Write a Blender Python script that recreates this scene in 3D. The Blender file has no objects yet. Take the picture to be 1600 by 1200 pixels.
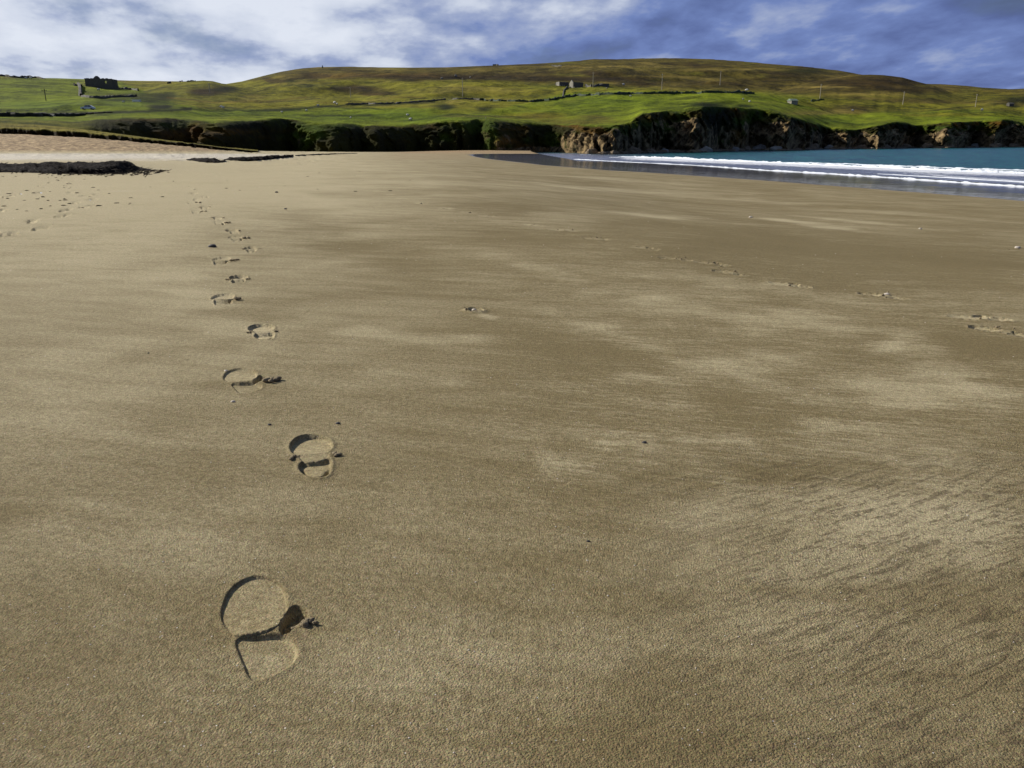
import bpy, math, random
import numpy as np
from mathutils import Vector
random.seed(7)
rng = np.random.default_rng(11)
R = math.radians
scene = bpy.context.scene
col = scene.collection
# ------------------------------------------------------------------ camera
F = 1250.0                      # focal length in photo pixels (1600 wide)
EYE = 0.80
HOR = 222.0
PITCH = math.atan((600 - HOR) / F)
SEA = -1.5
cam_d = bpy.data.cameras.new('camera')
cam = bpy.data.objects.new('camera', cam_d); col.objects.link(cam)
cam_d.sensor_width = 36; cam_d.lens = 36 * F / 1600
cam_d.clip_start = 0.05; cam_d.clip_end = 12000
cam.location = (0, 0, EYE); cam.rotation_euler = (math.pi / 2 - PITCH, 0, 0)
scene.camera = cam
# ------------------------------------------------------------------ light
SUN_AZ, SUN_EL = R(-65), R(31)          # azimuth from +Y (negative = left), elevation
sdir = Vector((math.sin(SUN_AZ) * math.cos(SUN_EL), math.cos(SUN_AZ) * math.cos(SUN_EL), math.sin(SUN_EL)))
sl = bpy.data.lights.new('sun', 'SUN'); sl.energy = 5.0; sl.angle = R(0.5); sl.color = (1.0, 0.945, 0.86)
so = bpy.data.objects.new('sun', sl); col.objects.link(so)
so.rotation_euler = (-sdir).to_track_quat('-Z', 'Y').to_euler(); so.location = (-40, 20, 60)
vs = scene.view_settings
vs.view_transform = 'Standard'; vs.look = 'None'; vs.gamma = 1; vs.use_curve_mapping = False; vs.exposure = 0.0


class NT:
    """tiny node-tree helper"""
    def __init__(s, tree):
        s.t = tree; s.n = tree.nodes; s.l = tree.links
    def new(s, typ, **kw):
        nd = s.n.new(typ)
        for k, v in kw.items():
            setattr(nd, k, v)
        return nd
    def put(s, sock, v):
        if isinstance(v, bpy.types.NodeSocket): s.l.new(v, sock)
        elif v is not None: sock.default_value = v
    def math(s, op, a, b=None, c=None, clamp=False):
        nd = s.new('ShaderNodeMath', operation=op, use_clamp=clamp)
        s.put(nd.inputs[0], a)
        if b is not None: s.put(nd.inputs[1], b)
        if c is not None: s.put(nd.inputs[2], c)
        return nd.outputs[0]
    def vmath(s, op, a, b=None):
        nd = s.new('ShaderNodeVectorMath', operation=op)
        s.put(nd.inputs[0], a)
        if b is not None: s.put(nd.inputs[1], b)
        return nd.outputs['Value'] if op == 'DOT_PRODUCT' else nd.outputs[0]
    def mix(s, f, a, b, blend='MIX'):
        nd = s.new('ShaderNodeMix', data_type='RGBA', blend_type=blend, clamp_factor=True)
        s.put(nd.inputs[0], f); s.put(nd.inputs[6], a); s.put(nd.inputs[7], b)
        return nd.outputs[2]
    def noise(s, vec, scale, detail=4, rough=0.55, dist=0.0, dim='3D', color=False):
        nd = s.new('ShaderNodeTexNoise', noise_dimensions=dim)
        s.put(nd.inputs['Vector'], vec); nd.inputs['Scale'].default_value = scale
        nd.inputs['Detail'].default_value = detail; nd.inputs['Roughness'].default_value = rough
        nd.inputs['Distortion'].default_value = dist
        return nd.outputs['Color' if color else 'Fac']
    def ramp(s, f, lo, hi, a=0.0, b=1.0, smooth=True):
        nd = s.new('ShaderNodeMapRange', interpolation_type='SMOOTHSTEP' if smooth else 'LINEAR', clamp=True)
        s.put(nd.inputs[0], f)
        for i, v in enumerate((lo, hi, a, b)): nd.inputs[i + 1].default_value = v
        return nd.outputs[0]
    def mapping(s, vec, rot=(0, 0, 0), scale=(1, 1, 1), loc=(0, 0, 0)):
        if any(rot) and tuple(scale) != (1, 1, 1): vec = s.mapping(vec, rot); rot = (0, 0, 0)     # turn first, then stretch
        nd = s.new('ShaderNodeMapping')
        s.put(nd.inputs[0], vec); nd.inputs[1].default_value = loc
        nd.inputs[2].default_value = rot; nd.inputs[3].default_value = scale
        return nd.outputs[0]
    def attr(s, name, out='Fac'):
        nd = s.new('ShaderNodeAttribute', attribute_name=name)
        return nd.outputs[out]
    def bump(s, h, strength, dist, normal=None):
        nd = s.new('ShaderNodeBump'); s.put(nd.inputs['Height'], h)
        nd.inputs['Strength'].default_value = strength; nd.inputs['Distance'].default_value = dist
        if normal is not None: s.l.new(normal, nd.inputs['Normal'])
        return nd.outputs[0]


# ------------------------------------------------------------------ sky
world = bpy.data.worlds.new('World'); scene.world = world; world.use_nodes = True
w = NT(world.node_tree); w.n.clear()
sky = w.new('ShaderNodeTexSky', sky_type='NISHITA', sun_disc=False)
sky.sun_elevation = SUN_EL; sky.sun_rotation = SUN_AZ
sky.air_density = 1.0; sky.dust_density = 0.6; sky.ozone_density = 2.5
tc = w.new('ShaderNodeTexCoord').outputs['Generated']
sep = w.new('ShaderNodeSeparateXYZ'); w.l.new(tc, sep.inputs[0])
zz = w.math('ADD', w.math('MAXIMUM', sep.outputs[2], 0.0), 0.22)
cmb = w.new('ShaderNodeCombineXYZ')
w.l.new(w.math('DIVIDE', sep.outputs[0], zz), cmb.inputs[0]); w.l.new(w.math('DIVIDE', sep.outputs[1], zz), cmb.inputs[1])
cv = w.mapping(cmb.outputs[0], rot=(0, 0, R(-12)), scale=(1.75, 1.25, 1), loc=(3.1, 7.7, 0))
n1 = w.noise(cv, 1.15, 7, 0.55, 0.1)
n2 = w.noise(cv, 3.2, 5, 0.55, 0.0)
nb = w.math('ADD', w.math('MULTIPLY', n1, 0.68), w.math('MULTIPLY', n2, 0.32))
sd = w.vmath('DOT_PRODUCT', tc, tuple(sdir))
toward = w.ramp(sd, 0.12, 0.72)                  # clouds stand brighter on the side of the sun
away = w.ramp(sd, 0.05, -0.75, 0.0, -0.10)  # darkens the sky opposite the sun, mostly unseen, to deepen the shade
lev = w.math('ADD', w.math('MULTIPLY_ADD', w.math('SUBTRACT', nb, 0.5), 1.25, 0.5), w.math('ADD', away, w.math('MULTIPLY_ADD', toward, 0.34, -0.135)))
cr = w.new('ShaderNodeValToRGB'); w.l.new(lev, cr.inputs[0])
els = cr.color_ramp.elements
els[0].position = 0.20; els[0].color = (0.085, 0.115, 0.27, 1)
els[1].position = 0.80; els[1].color = (0.84, 0.89, 1.0, 1)
for p_, c_ in ((0.34, (0.120, 0.170, 0.40, 1)), (0.46, (0.185, 0.262, 0.56, 1)), (0.57, (0.38, 0.45, 0.67, 1)), (0.67, (0.68, 0.74, 0.88, 1))):
    e = els.new(p_); e.color = c_
bgs = w.new('ShaderNodeBackground'); w.l.new(sky.outputs[0], bgs.inputs[0]); bgs.inputs[1].default_value = 0.05
bgc = w.new('ShaderNodeBackground'); w.l.new(cr.outputs[0], bgc.inputs[0]); bgc.inputs[1].default_value = 0.92
ms = w.new('ShaderNodeMixShader')
cover = w.math('MULTIPLY', w.ramp(sep.outputs[2], 0.10, 0.60, 0.94, 0.22), w.ramp(n1, 0.30, 0.46, 0.72, 1.0))  # cloud thinned overhead, out of view, to darken the shadows
w.l.new(cover, ms.inputs[0]); w.l.new(bgs.outputs[0], ms.inputs[1]); w.l.new(bgc.outputs[0], ms.inputs[2])
wo = w.new('ShaderNodeOutputWorld'); w.l.new(ms.outputs[0], wo.inputs[0])

# ------------------------------------------------------------------ maths helpers
cp, sp = math.cos(PITCH), math.sin(PITCH)
def ray(px, py):
    u = (px - 800) / F; v = (py - 600) / F
    return u, cp - v * sp, -sp - v * cp             # x, y, z
def elev(px, py):                                   # z rise per metre of y
    _, y, z = ray(px, py); return z / y
def P(px, py, D):                                   # world point at ground distance D along y
    x, y, z = ray(px, py); return (x / y * D, D, EYE + z / y * D)
def zat(py, D):
    v = (np.asarray(py, float) - 600) / F
    return EYE + (-sp - v * cp) / (cp - v * sp) * D
def project(x, y, z):
    zc = y * cp - (z - EYE) * sp; yc = y * sp + (z - EYE) * cp
    return 800 + F * x / zc, 600 - F * yc / zc
def ss(a, b, x):
    t = np.clip((x - a) / (b - a), 0, 1); return t * t * (3 - 2 * t)
def h2(ix, iy, iz, seed):
    n = (ix * 374761393 + iy * 668265263 + iz * 2147483647 + seed * 974634777) & 0xffffffff
    n = ((n ^ (n >> 13)) * 1274126177) & 0xffffffff
    n = ((n ^ (n >> 16)) * 2246822519) & 0xffffffff
    return ((n ^ (n >> 15)) & 0xffffff) / float(0xffffff)
def vnoise(x, y, z=None, seed=0):
    x = np.asarray(x, float); y = np.asarray(y, float)
    x, y = np.broadcast_arrays(x, y)
    if z is None:
        ix = np.floor(x).astype(np.int64); iy = np.floor(y).astype(np.int64)
        fx = x - ix; fy = y - iy; fx = fx * fx * fx * (fx * (fx * 6 - 15) + 10); fy = fy * fy * fy * (fy * (fy * 6 - 15) + 10)
        a = h2(ix, iy, 0, seed); b = h2(ix + 1, iy, 0, seed); c = h2(ix, iy + 1, 0, seed); d = h2(ix + 1, iy + 1, 0, seed)
        return (a + (b - a) * fx) * (1 - fy) + (c + (d - c) * fx) * fy
    x, y, z = np.broadcast_arrays(x, y, z)
    ix = np.floor(x).astype(np.int64); iy = np.floor(y).astype(np.int64); iz = np.floor(z).astype(np.int64)
    fx = x - ix; fy = y - iy; fz = z - iz
    fx = fx * fx * (3 - 2 * fx); fy = fy * fy * (3 - 2 * fy); fz = fz * fz * (3 - 2 * fz)
    r = 0
    for dz in (0, 1):
        a = h2(ix, iy, iz + dz, seed); b = h2(ix + 1, iy, iz + dz, seed); c = h2(ix, iy + 1, iz + dz, seed); d = h2(ix + 1, iy + 1, iz + dz, seed)
        r = r + ((a + (b - a) * fx) * (1 - fy) + (c + (d - c) * fx) * fy) * (fz if dz else 1 - fz)
    return r
def fbm(x, y, z=None, o=4, seed=0, g=0.5):          # about -1..1
    t = 0; a = 1; s = 0
    for k in range(o):
        n = vnoise(x * 2.03 ** k + 13.1 * k, y * 2.03 ** k - 7.7 * k, None if z is None else z * 2.03 ** k + 3.3 * k, seed + k)
        t = t + a * (n * 2 - 1); s += a; a *= g
    return t / s
def ridge(x, y, z=None, o=4, seed=0):               # 0..1, sharp crests
    t = 0; a = 1; s = 0
    for k in range(o):
        n = vnoise(x * 2.1 ** k + 5.1 * k, y * 2.1 ** k - 2.7 * k, None if z is None else z * 2.1 ** k + 9.3 * k, seed + k)
        t = t + a * (1 - np.abs(n * 2 - 1)) ** 1.6; s += a; a *= 0.5
    return t / s
def curve(pts):
    xs = [p[0] for p in pts]; ys = [p[1] for p in pts]
    return lambda q: np.interp(q, xs, ys)

# ------------------------------------------------------------------ object helpers
def link(name, me, mat=None, parent=None, loc=(0, 0, 0)):
    o = bpy.data.objects.new(name, me); col.objects.link(o); o.location = loc
    if mat is not None: me.materials.append(mat)
    if parent: o.parent = parent
    return o
def tag(o, label=None, cat=None, group=None, kind=None):
    if label: o['label'] = label
    if cat: o['category'] = cat
    if group: o['group'] = group
    if kind: o['kind'] = kind
    return o
def mesh_np(name, V, Q, smooth=True, attrs=None, colors=None):
    """V (n,3), Q (m,4) -> mesh, unused verts dropped by the caller"""
    me = bpy.data.meshes.new(name)
    V = np.ascontiguousarray(V, np.float32); Q = np.ascontiguousarray(Q, np.int32)
    me.vertices.add(len(V)); me.vertices.foreach_set('co', V.ravel())
    k = Q.shape[1]
    me.loops.add(Q.size); me.loops.foreach_set('vertex_index', Q.ravel())
    me.polygons.add(len(Q)); me.polygons.foreach_set('loop_start', np.arange(0, Q.size, k, dtype=np.int32))
    me.polygons.foreach_set('loop_total', np.full(len(Q), k, np.int32))
    me.polygons.foreach_set('use_smooth', np.full(len(Q), smooth, bool))
    me.update(calc_edges=True)
    for n, a in (attrs or {}).items():
        at = me.attributes.new(n, 'FLOAT', 'POINT'); at.data.foreach_set('value', np.ascontiguousarray(a, np.float32).ravel())
    for n, a in (colors or {}).items():
        at = me.attributes.new(n, 'FLOAT_COLOR', 'POINT')
        c4 = np.ones((len(V), 4), np.float32); c4[:, :3] = a.reshape(-1, 3); at.data.foreach_set('color', c4.ravel())
    return me
def grid_quads(nr, nc):
    i = np.arange(nr * nc).reshape(nr, nc)
    return np.stack([i[:-1, :-1], i[:-1, 1:], i[1:, 1:], i[1:, :-1]], -1).reshape(-1, 4)
def subset(V, Q, attrs):
    used = np.unique(Q); re = np.full(len(V), -1, np.int64); re[used] = np.arange(len(used))
    return V[used], re[Q], {k: a[used] for k, a in attrs.items()}
class MB:
    """collects simple solids into one mesh"""
    def __init__(s): s.v = []; s.f = []
    def box(s, c, size, rz=0.0, taper=1.0, jit=0.0):
        b = len(s.v); hx, hy, hz = size[0] / 2, size[1] / 2, size[2] / 2; ca, sa = math.cos(rz), math.sin(rz)
        for dz, k in ((-1, 1), (1, taper)):
            for dx, dy in ((-1, -1), (1, -1), (1, 1), (-1, 1)):
                x, y = dx * hx * k + random.uniform(-jit, jit), dy * hy * k + random.uniform(-jit, jit)
                s.v.append((c[0] + x * ca - y * sa, c[1] + x * sa + y * ca, c[2] + dz * hz + random.uniform(-jit, jit)))
        s.f += [tuple(b + i for i in q) for q in ((3, 2, 1, 0), (4, 5, 6, 7), (0, 1, 5, 4), (1, 2, 6, 5), (2, 3, 7, 6), (3, 0, 4, 7))]
    def prism(s, prof, axis_from, axis_to, n=None):
        """prof: list of (a,b); extruded along x from axis_from to axis_to with a->y, b->z"""
        b = len(s.v); m = len(prof)
        for X in (axis_from, axis_to):
            for a_, z in prof: s.v.append((X, a_, z))
        s.f.append(tuple(b + i for i in range(m))[::-1]); s.f.append(tuple(b + m + i for i in range(m)))
        for i in range(m): s.f.append((b + i, b + (i + 1) % m, b + m + (i + 1) % m, b + m + i))
    def tube(s, p, q, r0, r1, n=8):
        p, q = Vector(p), Vector(q); d = (q - p).normalized(); a = d.orthogonal().normalized(); c = d.cross(a)
        b = len(s.v)
        for pt, r in ((p, r0), (q, r1)):
            for i in range(n):
                t = 2 * math.pi * i / n; s.v.append(tuple(pt + (a * math.cos(t) + c * math.sin(t)) * r))
        s.f.append(tuple(b + i for i in range(n))[::-1]); s.f.append(tuple(b + n + i for i in range(n)))
        for i in range(n): s.f.append((b + i, b + (i + 1) % n, b + n + (i + 1) % n, b + n + i))
    def blob(s, c, r, seg=10, ring=7, rough=0.12, seed=0):
        """noisy ellipsoid"""
        b = len(s.v); rx, ry, rz = r
        rr = random.Random(seed); ph = [rr.uniform(0, 6.28) for _ in range(6)]
        def k(u, v): return 1 + rough * (math.sin(2 * u + ph[0]) * math.sin(2 * v + ph[1]) + 0.7 * math.sin(3 * u + ph[2] + v) + 0.6 * math.cos(4 * v + ph[3] - 2 * u)) 
        s.v.append((c[0], c[1], c[2] + rz * k(0, 0)))
        for j in range(1, ring):
            v = math.pi * j / ring
            for i in range(seg):
                u = 2 * math.pi * i / seg; q = k(u, v)
                s.v.append((c[0] + rx * q * math.sin(v) * math.cos(u), c[1] + ry * q * math.sin(v) * math.sin(u), c[2] + rz * q * math.cos(v)))
        s.v.append((c[0], c[1], c[2] - rz * k(0, math.pi)))
        e = len(s.v) - 1
        for i in range(seg):
            s.f.append((b, b + 1 + i, b + 1 + (i + 1) % seg)); s.f.append((e, e - seg + (i + 1) % seg, e - seg + i))
        for j in range(ring - 2):
            for i in range(seg):
                a0 = b + 1 + j * seg; s.f.append((a0 + i, a0 + seg + i, a0 + seg + (i + 1) % seg, a0 + (i + 1) % seg))
    def build(s, name, mat, parent=None, smooth=False, loc=(0, 0, 0)):
        me = bpy.data.meshes.new(name); me.from_pydata(s.v, [], s.f); me.update()
        if smooth: me.polygons.foreach_set('use_smooth', [True] * len(me.polygons))
        return link(name, me, mat, parent, loc)
def empty(name, loc, rz=0.0, scale=1.0):
    o = bpy.data.objects.new(name, None); col.objects.link(o); o.location = loc; o.rotation_euler = (0, 0, rz); o.scale = (scale,) * 3
    return o
def copy_tree(o, parent=None):
    c = o.copy(); col.objects.link(c)
    if parent: c.parent = parent
    for ch in [q for q in list(col.objects) if q.parent == o]: copy_tree(ch, c)
    return c
def simple_mat(name, color, rough=0.8, vary=0.25, scale=3.0, bump=0.0, metal=0.0, bdist=0.02):
    m = bpy.data.materials.new(name); m.use_nodes = True; t = NT(m.node_tree); b = t.n['Principled BSDF']
    pos = t.new('ShaderNodeNewGeometry').outputs['Position']
    n = t.noise(pos, scale, 5, 0.6)
    c = t.mix(n, tuple(x * (1 - vary) for x in color) + (1,), tuple(min(1, x * (1 + vary)) for x in color) + (1,))
    t.l.new(c, b.inputs['Base Color']); b.inputs['Roughness'].default_value = rough; b.inputs['Metallic'].default_value = metal
    if bump: t.l.new(t.bump(n, bump, bdist), b.inputs['Normal'])
    return m

# ------------------------------------------------------------------ materials
def sand_material():
    m = bpy.data.materials.new('beach_sand'); m.use_nodes = True; t = NT(m.node_tree); b = t.n['Principled BSDF']
    pos = t.new('ShaderNodeNewGeometry').outputs['Position']
    strk = t.attr('streak'); dry, wet, warm, rip = t.attr('dry'), t.attr('wet'), t.attr('warm'), t.attr('ripple')
    # wind-drawn streaks (two directions), patches, fine speckle
    s1 = t.noise(t.mapping(pos, rot=(0, 0, R(14)), scale=(1.1, 4.2, 1)), 1.5, 7, 0.66, 0.5)
    s2 = t.noise(t.mapping(pos, rot=(0, 0, R(-28)), scale=(2.6, 17, 1)), 3.4, 7, 0.74, 0.7)
    patch = t.noise(pos, 0.55, 6, 0.6, 0.6)
    fine = t.noise(pos, 55, 5, 0.7)
    grain = t.noise(pos, 420, 3, 0.65)
    k = t.math('ADD', t.math('ADD', t.math('MULTIPLY_ADD', s1, 0.75, -0.375), t.math('MULTIPLY_ADD', patch, 0.7, -0.35)), t.math('MULTIPLY_ADD', fine, 0.55, -0.275))
    s3 = t.noise(t.mapping(pos, rot=(0, 0, R(16)), scale=(2.0, 13, 1)), 4.0, 5, 0.75, 0.3)
    k = t.math('ADD', k, t.math('MULTIPLY', t.math('MULTIPLY_ADD', s3, 1.3, -0.65), strk))
    k = t.math('ADD', k, dry)
    kk = t.ramp(k, 0.08, 0.90)
    damp = t.mix(patch, (0.212, 0.163, 0.076, 1), (0.262, 0.207, 0.100, 1))
    dryc = t.mix(patch, (0.490, 0.412, 0.242, 1), (0.55, 0.468, 0.287, 1))
    c = t.mix(kk, damp, dryc)
    c = t.mix(t.ramp(k, 1.15, 1.9), c, (0.66, 0.60, 0.48, 1))
    # dark ripple streaks in the damp lower right corner
    r = t.math('MULTIPLY', t.ramp(t.math('ADD', s2, t.math('MULTIPLY_ADD', fine, 0.75, -0.37)), 0.50, 0.60), rip)
    c = t.mix(t.math('MULTIPLY', r, 0.62), c, (0.085, 0.062, 0.032, 1))
    # colour of single grains: quartz, shell, dark mineral; speckle also paints grain shadows
    gv = t.new('ShaderNodeTexVoronoi', feature='F1'); t.l.new(t.vmath('ADD', pos, t.vmath('MULTIPLY', t.noise(pos, 160, 2, 0.5, color=True), (0.004, 0.004, 0.004))), gv.inputs['Vector']); gv.inputs['Scale'].default_value = 290
    gs_ = t.new('ShaderNodeSeparateColor'); t.l.new(gv.outputs['Color'], gs_.inputs[0])
    clump = t.noise(pos, 120, 4, 0.75)
    lum = t.math('ADD', t.math('MULTIPLY_ADD', gs_.outputs[1], 0.50, 0.76), t.math('ADD', t.math('MULTIPLY_ADD', clump, 0.8, -0.40), t.math('MULTIPLY_ADD', fine, 0.6, -0.30)))
    lc = t.new('ShaderNodeCombineXYZ'); [t.l.new(lum, lc.inputs[i]) for i in range(3)]
    c = t.mix(1.0, c, lc.outputs[0], 'MULTIPLY')
    gcol = t.noise(pos, 430, 2, 0.6, color=True)
    c = t.mix(0.55, c, t.mix(1.0, c, t.mix(0.75, (0.5, 0.5, 0.5, 1), gcol), 'OVERLAY'))
    c = t.mix(t.ramp(grain, 0.30, 0.48, 0.55, 0.0), c, (0.045, 0.035, 0.02, 1))
    vor = t.new('ShaderNodeTexVoronoi', feature='F1'); t.l.new(pos, vor.inputs['Vector']); vor.inputs['Scale'].default_value = 130
    sepc = t.new('ShaderNodeSeparateColor'); t.l.new(vor.outputs['Color'], sepc.inputs[0])
    spark = t.math('MULTIPLY', t.math('LESS_THAN', vor.outputs['Distance'], 0.16), t.math('GREATER_THAN', sepc.outputs[0], 0.955))
    c = t.mix(t.math('MULTIPLY', spark, 0.8), c, (0.75, 0.70, 0.66, 1))
    # orange-pink shingle / shelly sand higher up and at the far cove
    wn = t.noise(pos, 3.0, 6, 0.75)
    c = t.mix(t.math('MULTIPLY', warm, t.ramp(wn, 0.2, 0.5, 0.75, 1.0)), c, t.mix(t.ramp(wn, 0.40, 0.62), (0.20, 0.135, 0.075, 1), (0.56, 0.41, 0.225, 1)))
    wetn = t.ramp(t.math('ADD', wet, t.math('MULTIPLY_ADD', t.noise(t.mapping(pos, rot=(0, 0, R(-104)), scale=(0.08, 0.9, 1)), 1.0, 4), 0.3, -0.15)), 0.35, 0.60)
    c = t.mix(wetn, c, (0.060, 0.048, 0.036, 1))
    t.l.new(c, b.inputs['Base Color'])
    t.l.new(t.math('MULTIPLY_ADD', wetn, -0.74, 0.86), b.inputs['Roughness'])
    t.l.new(t.math('MULTIPLY_ADD', wetn, 0.40, 0.12), b.inputs['Specular IOR Level'])
    inv = t.math('SUBTRACT', 1.0, wetn)
    h = t.math('MULTIPLY', t.math('ADD', t.math('ADD', t.math('MULTIPLY', t.noise(pos, 230, 4, 0.7), 0.9), t.math('MULTIPLY', gv.outputs['Distance'], -0.45)), t.math('MULTIPLY', fine, 0.9)), inv)
    h = t.math('MULTIPLY', h, t.math('MULTIPLY_ADD', t.attr('press'), -0.55, 1.0))
    n1_ = t.bump(h, 1.0, 0.0048)
    n2_ = t.bump(t.math('MULTIPLY', s1, inv), 0.5, 0.010, n1_)
    t.l.new(n2_, b.inputs['Normal'])
    return m
def land_material():
    """grass, heather and bare rock; the 'tint' attribute carries plant cover and the shade painted into hollows"""
    m = bpy.data.materials.new('hill_grass'); m.use_nodes = True; t = NT(m.node_tree); b = t.n['Principled BSDF']
    pos = t.new('ShaderNodeNewGeometry').outputs['Position']
    tint = t.attr('tint', 'Color'); rock = t.attr('rock')
    a_ = t.noise(pos, 0.035, 6, 0.65); f_ = t.noise(pos, 0.22, 6, 0.7); g_ = t.noise(pos, 1.1, 5, 0.75)
    k = t.math('ADD', t.math('MULTIPLY', a_, 1.0), t.math('ADD', t.math('MULTIPLY', f_, 0.8), t.math('MULTIPLY', g_, 0.5)))
    c = t.mix(t.ramp(k, 0.93, 1.34), t.mix(1.0, tint, (0.36, 0.38, 0.42, 1), 'MULTIPLY'), t.mix(1.0, tint, (1.45, 1.42, 1.2, 1), 'MULTIPLY'))  # noise paints dark cool and sunlit warm tones into the tint
    rn = t.noise(t.mapping(pos, rot=(0.3, R(52), 0), scale=(0.5, 0.5, 2.6)), 0.45, 7, 0.72, 0.4)
    rc = t.mix(t.ramp(rn, 0.35, 0.68), (0.040, 0.028, 0.016, 1), (0.37, 0.265, 0.13, 1))
    rk = t.ramp(t.math('ADD', rock, t.math('MULTIPLY_ADD', f_, 1.2, -0.6)), 0.42, 0.62)
    c = t.mix(rk, c, rc)
    t.l.new(c, b.inputs['Base Color']); b.inputs['Roughness'].default_value = 0.95; b.inputs['Specular IOR Level'].default_value = 0.1
    h = t.math('ADD', t.math('MULTIPLY', f_, 1.0), t.math('MULTIPLY', g_, 0.6))
    t.l.new(t.bump(h, 0.8, 0.9), b.inputs['Normal'])
    return m
def sea_material():
    m = bpy.data.materials.new('sea_water'); m.use_nodes = True; t = NT(m.node_tree); b = t.n['Principled BSDF']
    pos = t.new('ShaderNodeNewGeometry').outputs['Position']
    sh, foam = t.attr('shallow'), t.attr('foam')
    v1 = t.noise(t.mapping(pos, rot=(0, 0, R(-105)), scale=(0.22, 1.3, 1)), 0.7, 7, 0.68)
    v2 = t.noise(pos, 3.2, 4, 0.6)
    c = t.mix(t.ramp(v1, 0.40, 0.60), (0.003, 0.045, 0.056, 1), (0.018, 0.150, 0.135, 1))
    c = t.mix(sh, c, t.mix(t.ramp(v1, 0.35, 0.65), (0.115, 0.125, 0.165, 1), (0.22, 0.24, 0.31, 1)))  # grey-violet shallows: foam residue with the sky's reflection painted in
    fm = t.ramp(t.math('ADD', foam, t.math('MULTIPLY_ADD', t.noise(t.mapping(pos, rot=(0, 0, R(-105)), scale=(0.5, 1.6, 1)), 1.6, 6, 0.75), 0.9, -0.5)), 0.40, 0.60)
    c = t.mix(fm, c, (0.80, 0.82, 0.86, 1))
    t.l.new(c, b.inputs['Base Color'])
    t.l.new(t.math('MULTIPLY_ADD', fm, 0.55, 0.22), b.inputs['Roughness']); b.inputs['IOR'].default_value = 1.33
    b.inputs['Specular IOR Level'].default_value = 0.28
    h = t.math('ADD', t.math('MULTIPLY', v1, 1.0), t.math('MULTIPLY', v2, 0.35))
    t.l.new(t.bump(h, 0.9, 0.30), b.inputs['Normal'])
    return m
SAND = sand_material(); LAND = land_material(); WATER = sea_material()
STONE = simple_mat('weathered_stone', (0.105, 0.098, 0.082), 0.95, 0.55, 1.3, 0.8, bdist=0.1)
PALESTONE = simple_mat('pale_stone', (0.30, 0.28, 0.23), 0.95, 0.45, 1.3, 0.8, bdist=0.1)
WOOD = simple_mat('weathered_timber', (0.42, 0.37, 0.27), 0.9, 0.15, 0.5)
DARKWOOD = simple_mat('dark_timber', (0.06, 0.055, 0.045), 0.9, 0.2, 0.5)
WOOL = simple_mat('sheep_wool', (0.75, 0.72, 0.63), 1.0, 0.1, 3)
SHEEPFACE = simple_mat('sheep_face', (0.12, 0.10, 0.08), 0.9, 0.1, 3)
KELP = simple_mat('rotting_kelp', (0.010, 0.007, 0.006), 0.95, 0.8, 14, 1.0, bdist=0.03)
KELP.node_tree.nodes['Principled BSDF'].inputs['Specular IOR Level'].default_value = 0.08
KELPB = simple_mat('dry_kelp', (0.045, 0.032, 0.020), 0.9, 0.85, 3, 0.5, bdist=0.03)
FOAM = simple_mat('sea_foam', (0.66, 0.70, 0.76), 0.8, 0.32, 1.1, 0.6, bdist=0.1)
PAINT = simple_mat('pale_blue_car_paint', (0.66, 0.72, 0.78), 0.25, 0.03, 1.0)
GLASS = simple_mat('dark_car_glass', (0.02, 0.025, 0.03), 0.08, 0.1, 1.0)
RUBBER = simple_mat('tyre_rubber', (0.02, 0.02, 0.02), 0.85, 0.1, 4.0)
WHITE = simple_mat('white_sheeting', (0.78, 0.78, 0.76), 0.7, 0.08, 2.0)
ROOF = simple_mat('green_roof_sheet', (0.26, 0.33, 0.24), 0.8, 0.2, 1.0)
SHELL = simple_mat('bleached_shell', (0.62, 0.55, 0.45), 0.7, 0.25, 60)
SANDLUMP = simple_mat('damp_sand_lump', (0.26, 0.205, 0.12), 0.95, 0.35, 240, 1.0, bdist=0.004)

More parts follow.
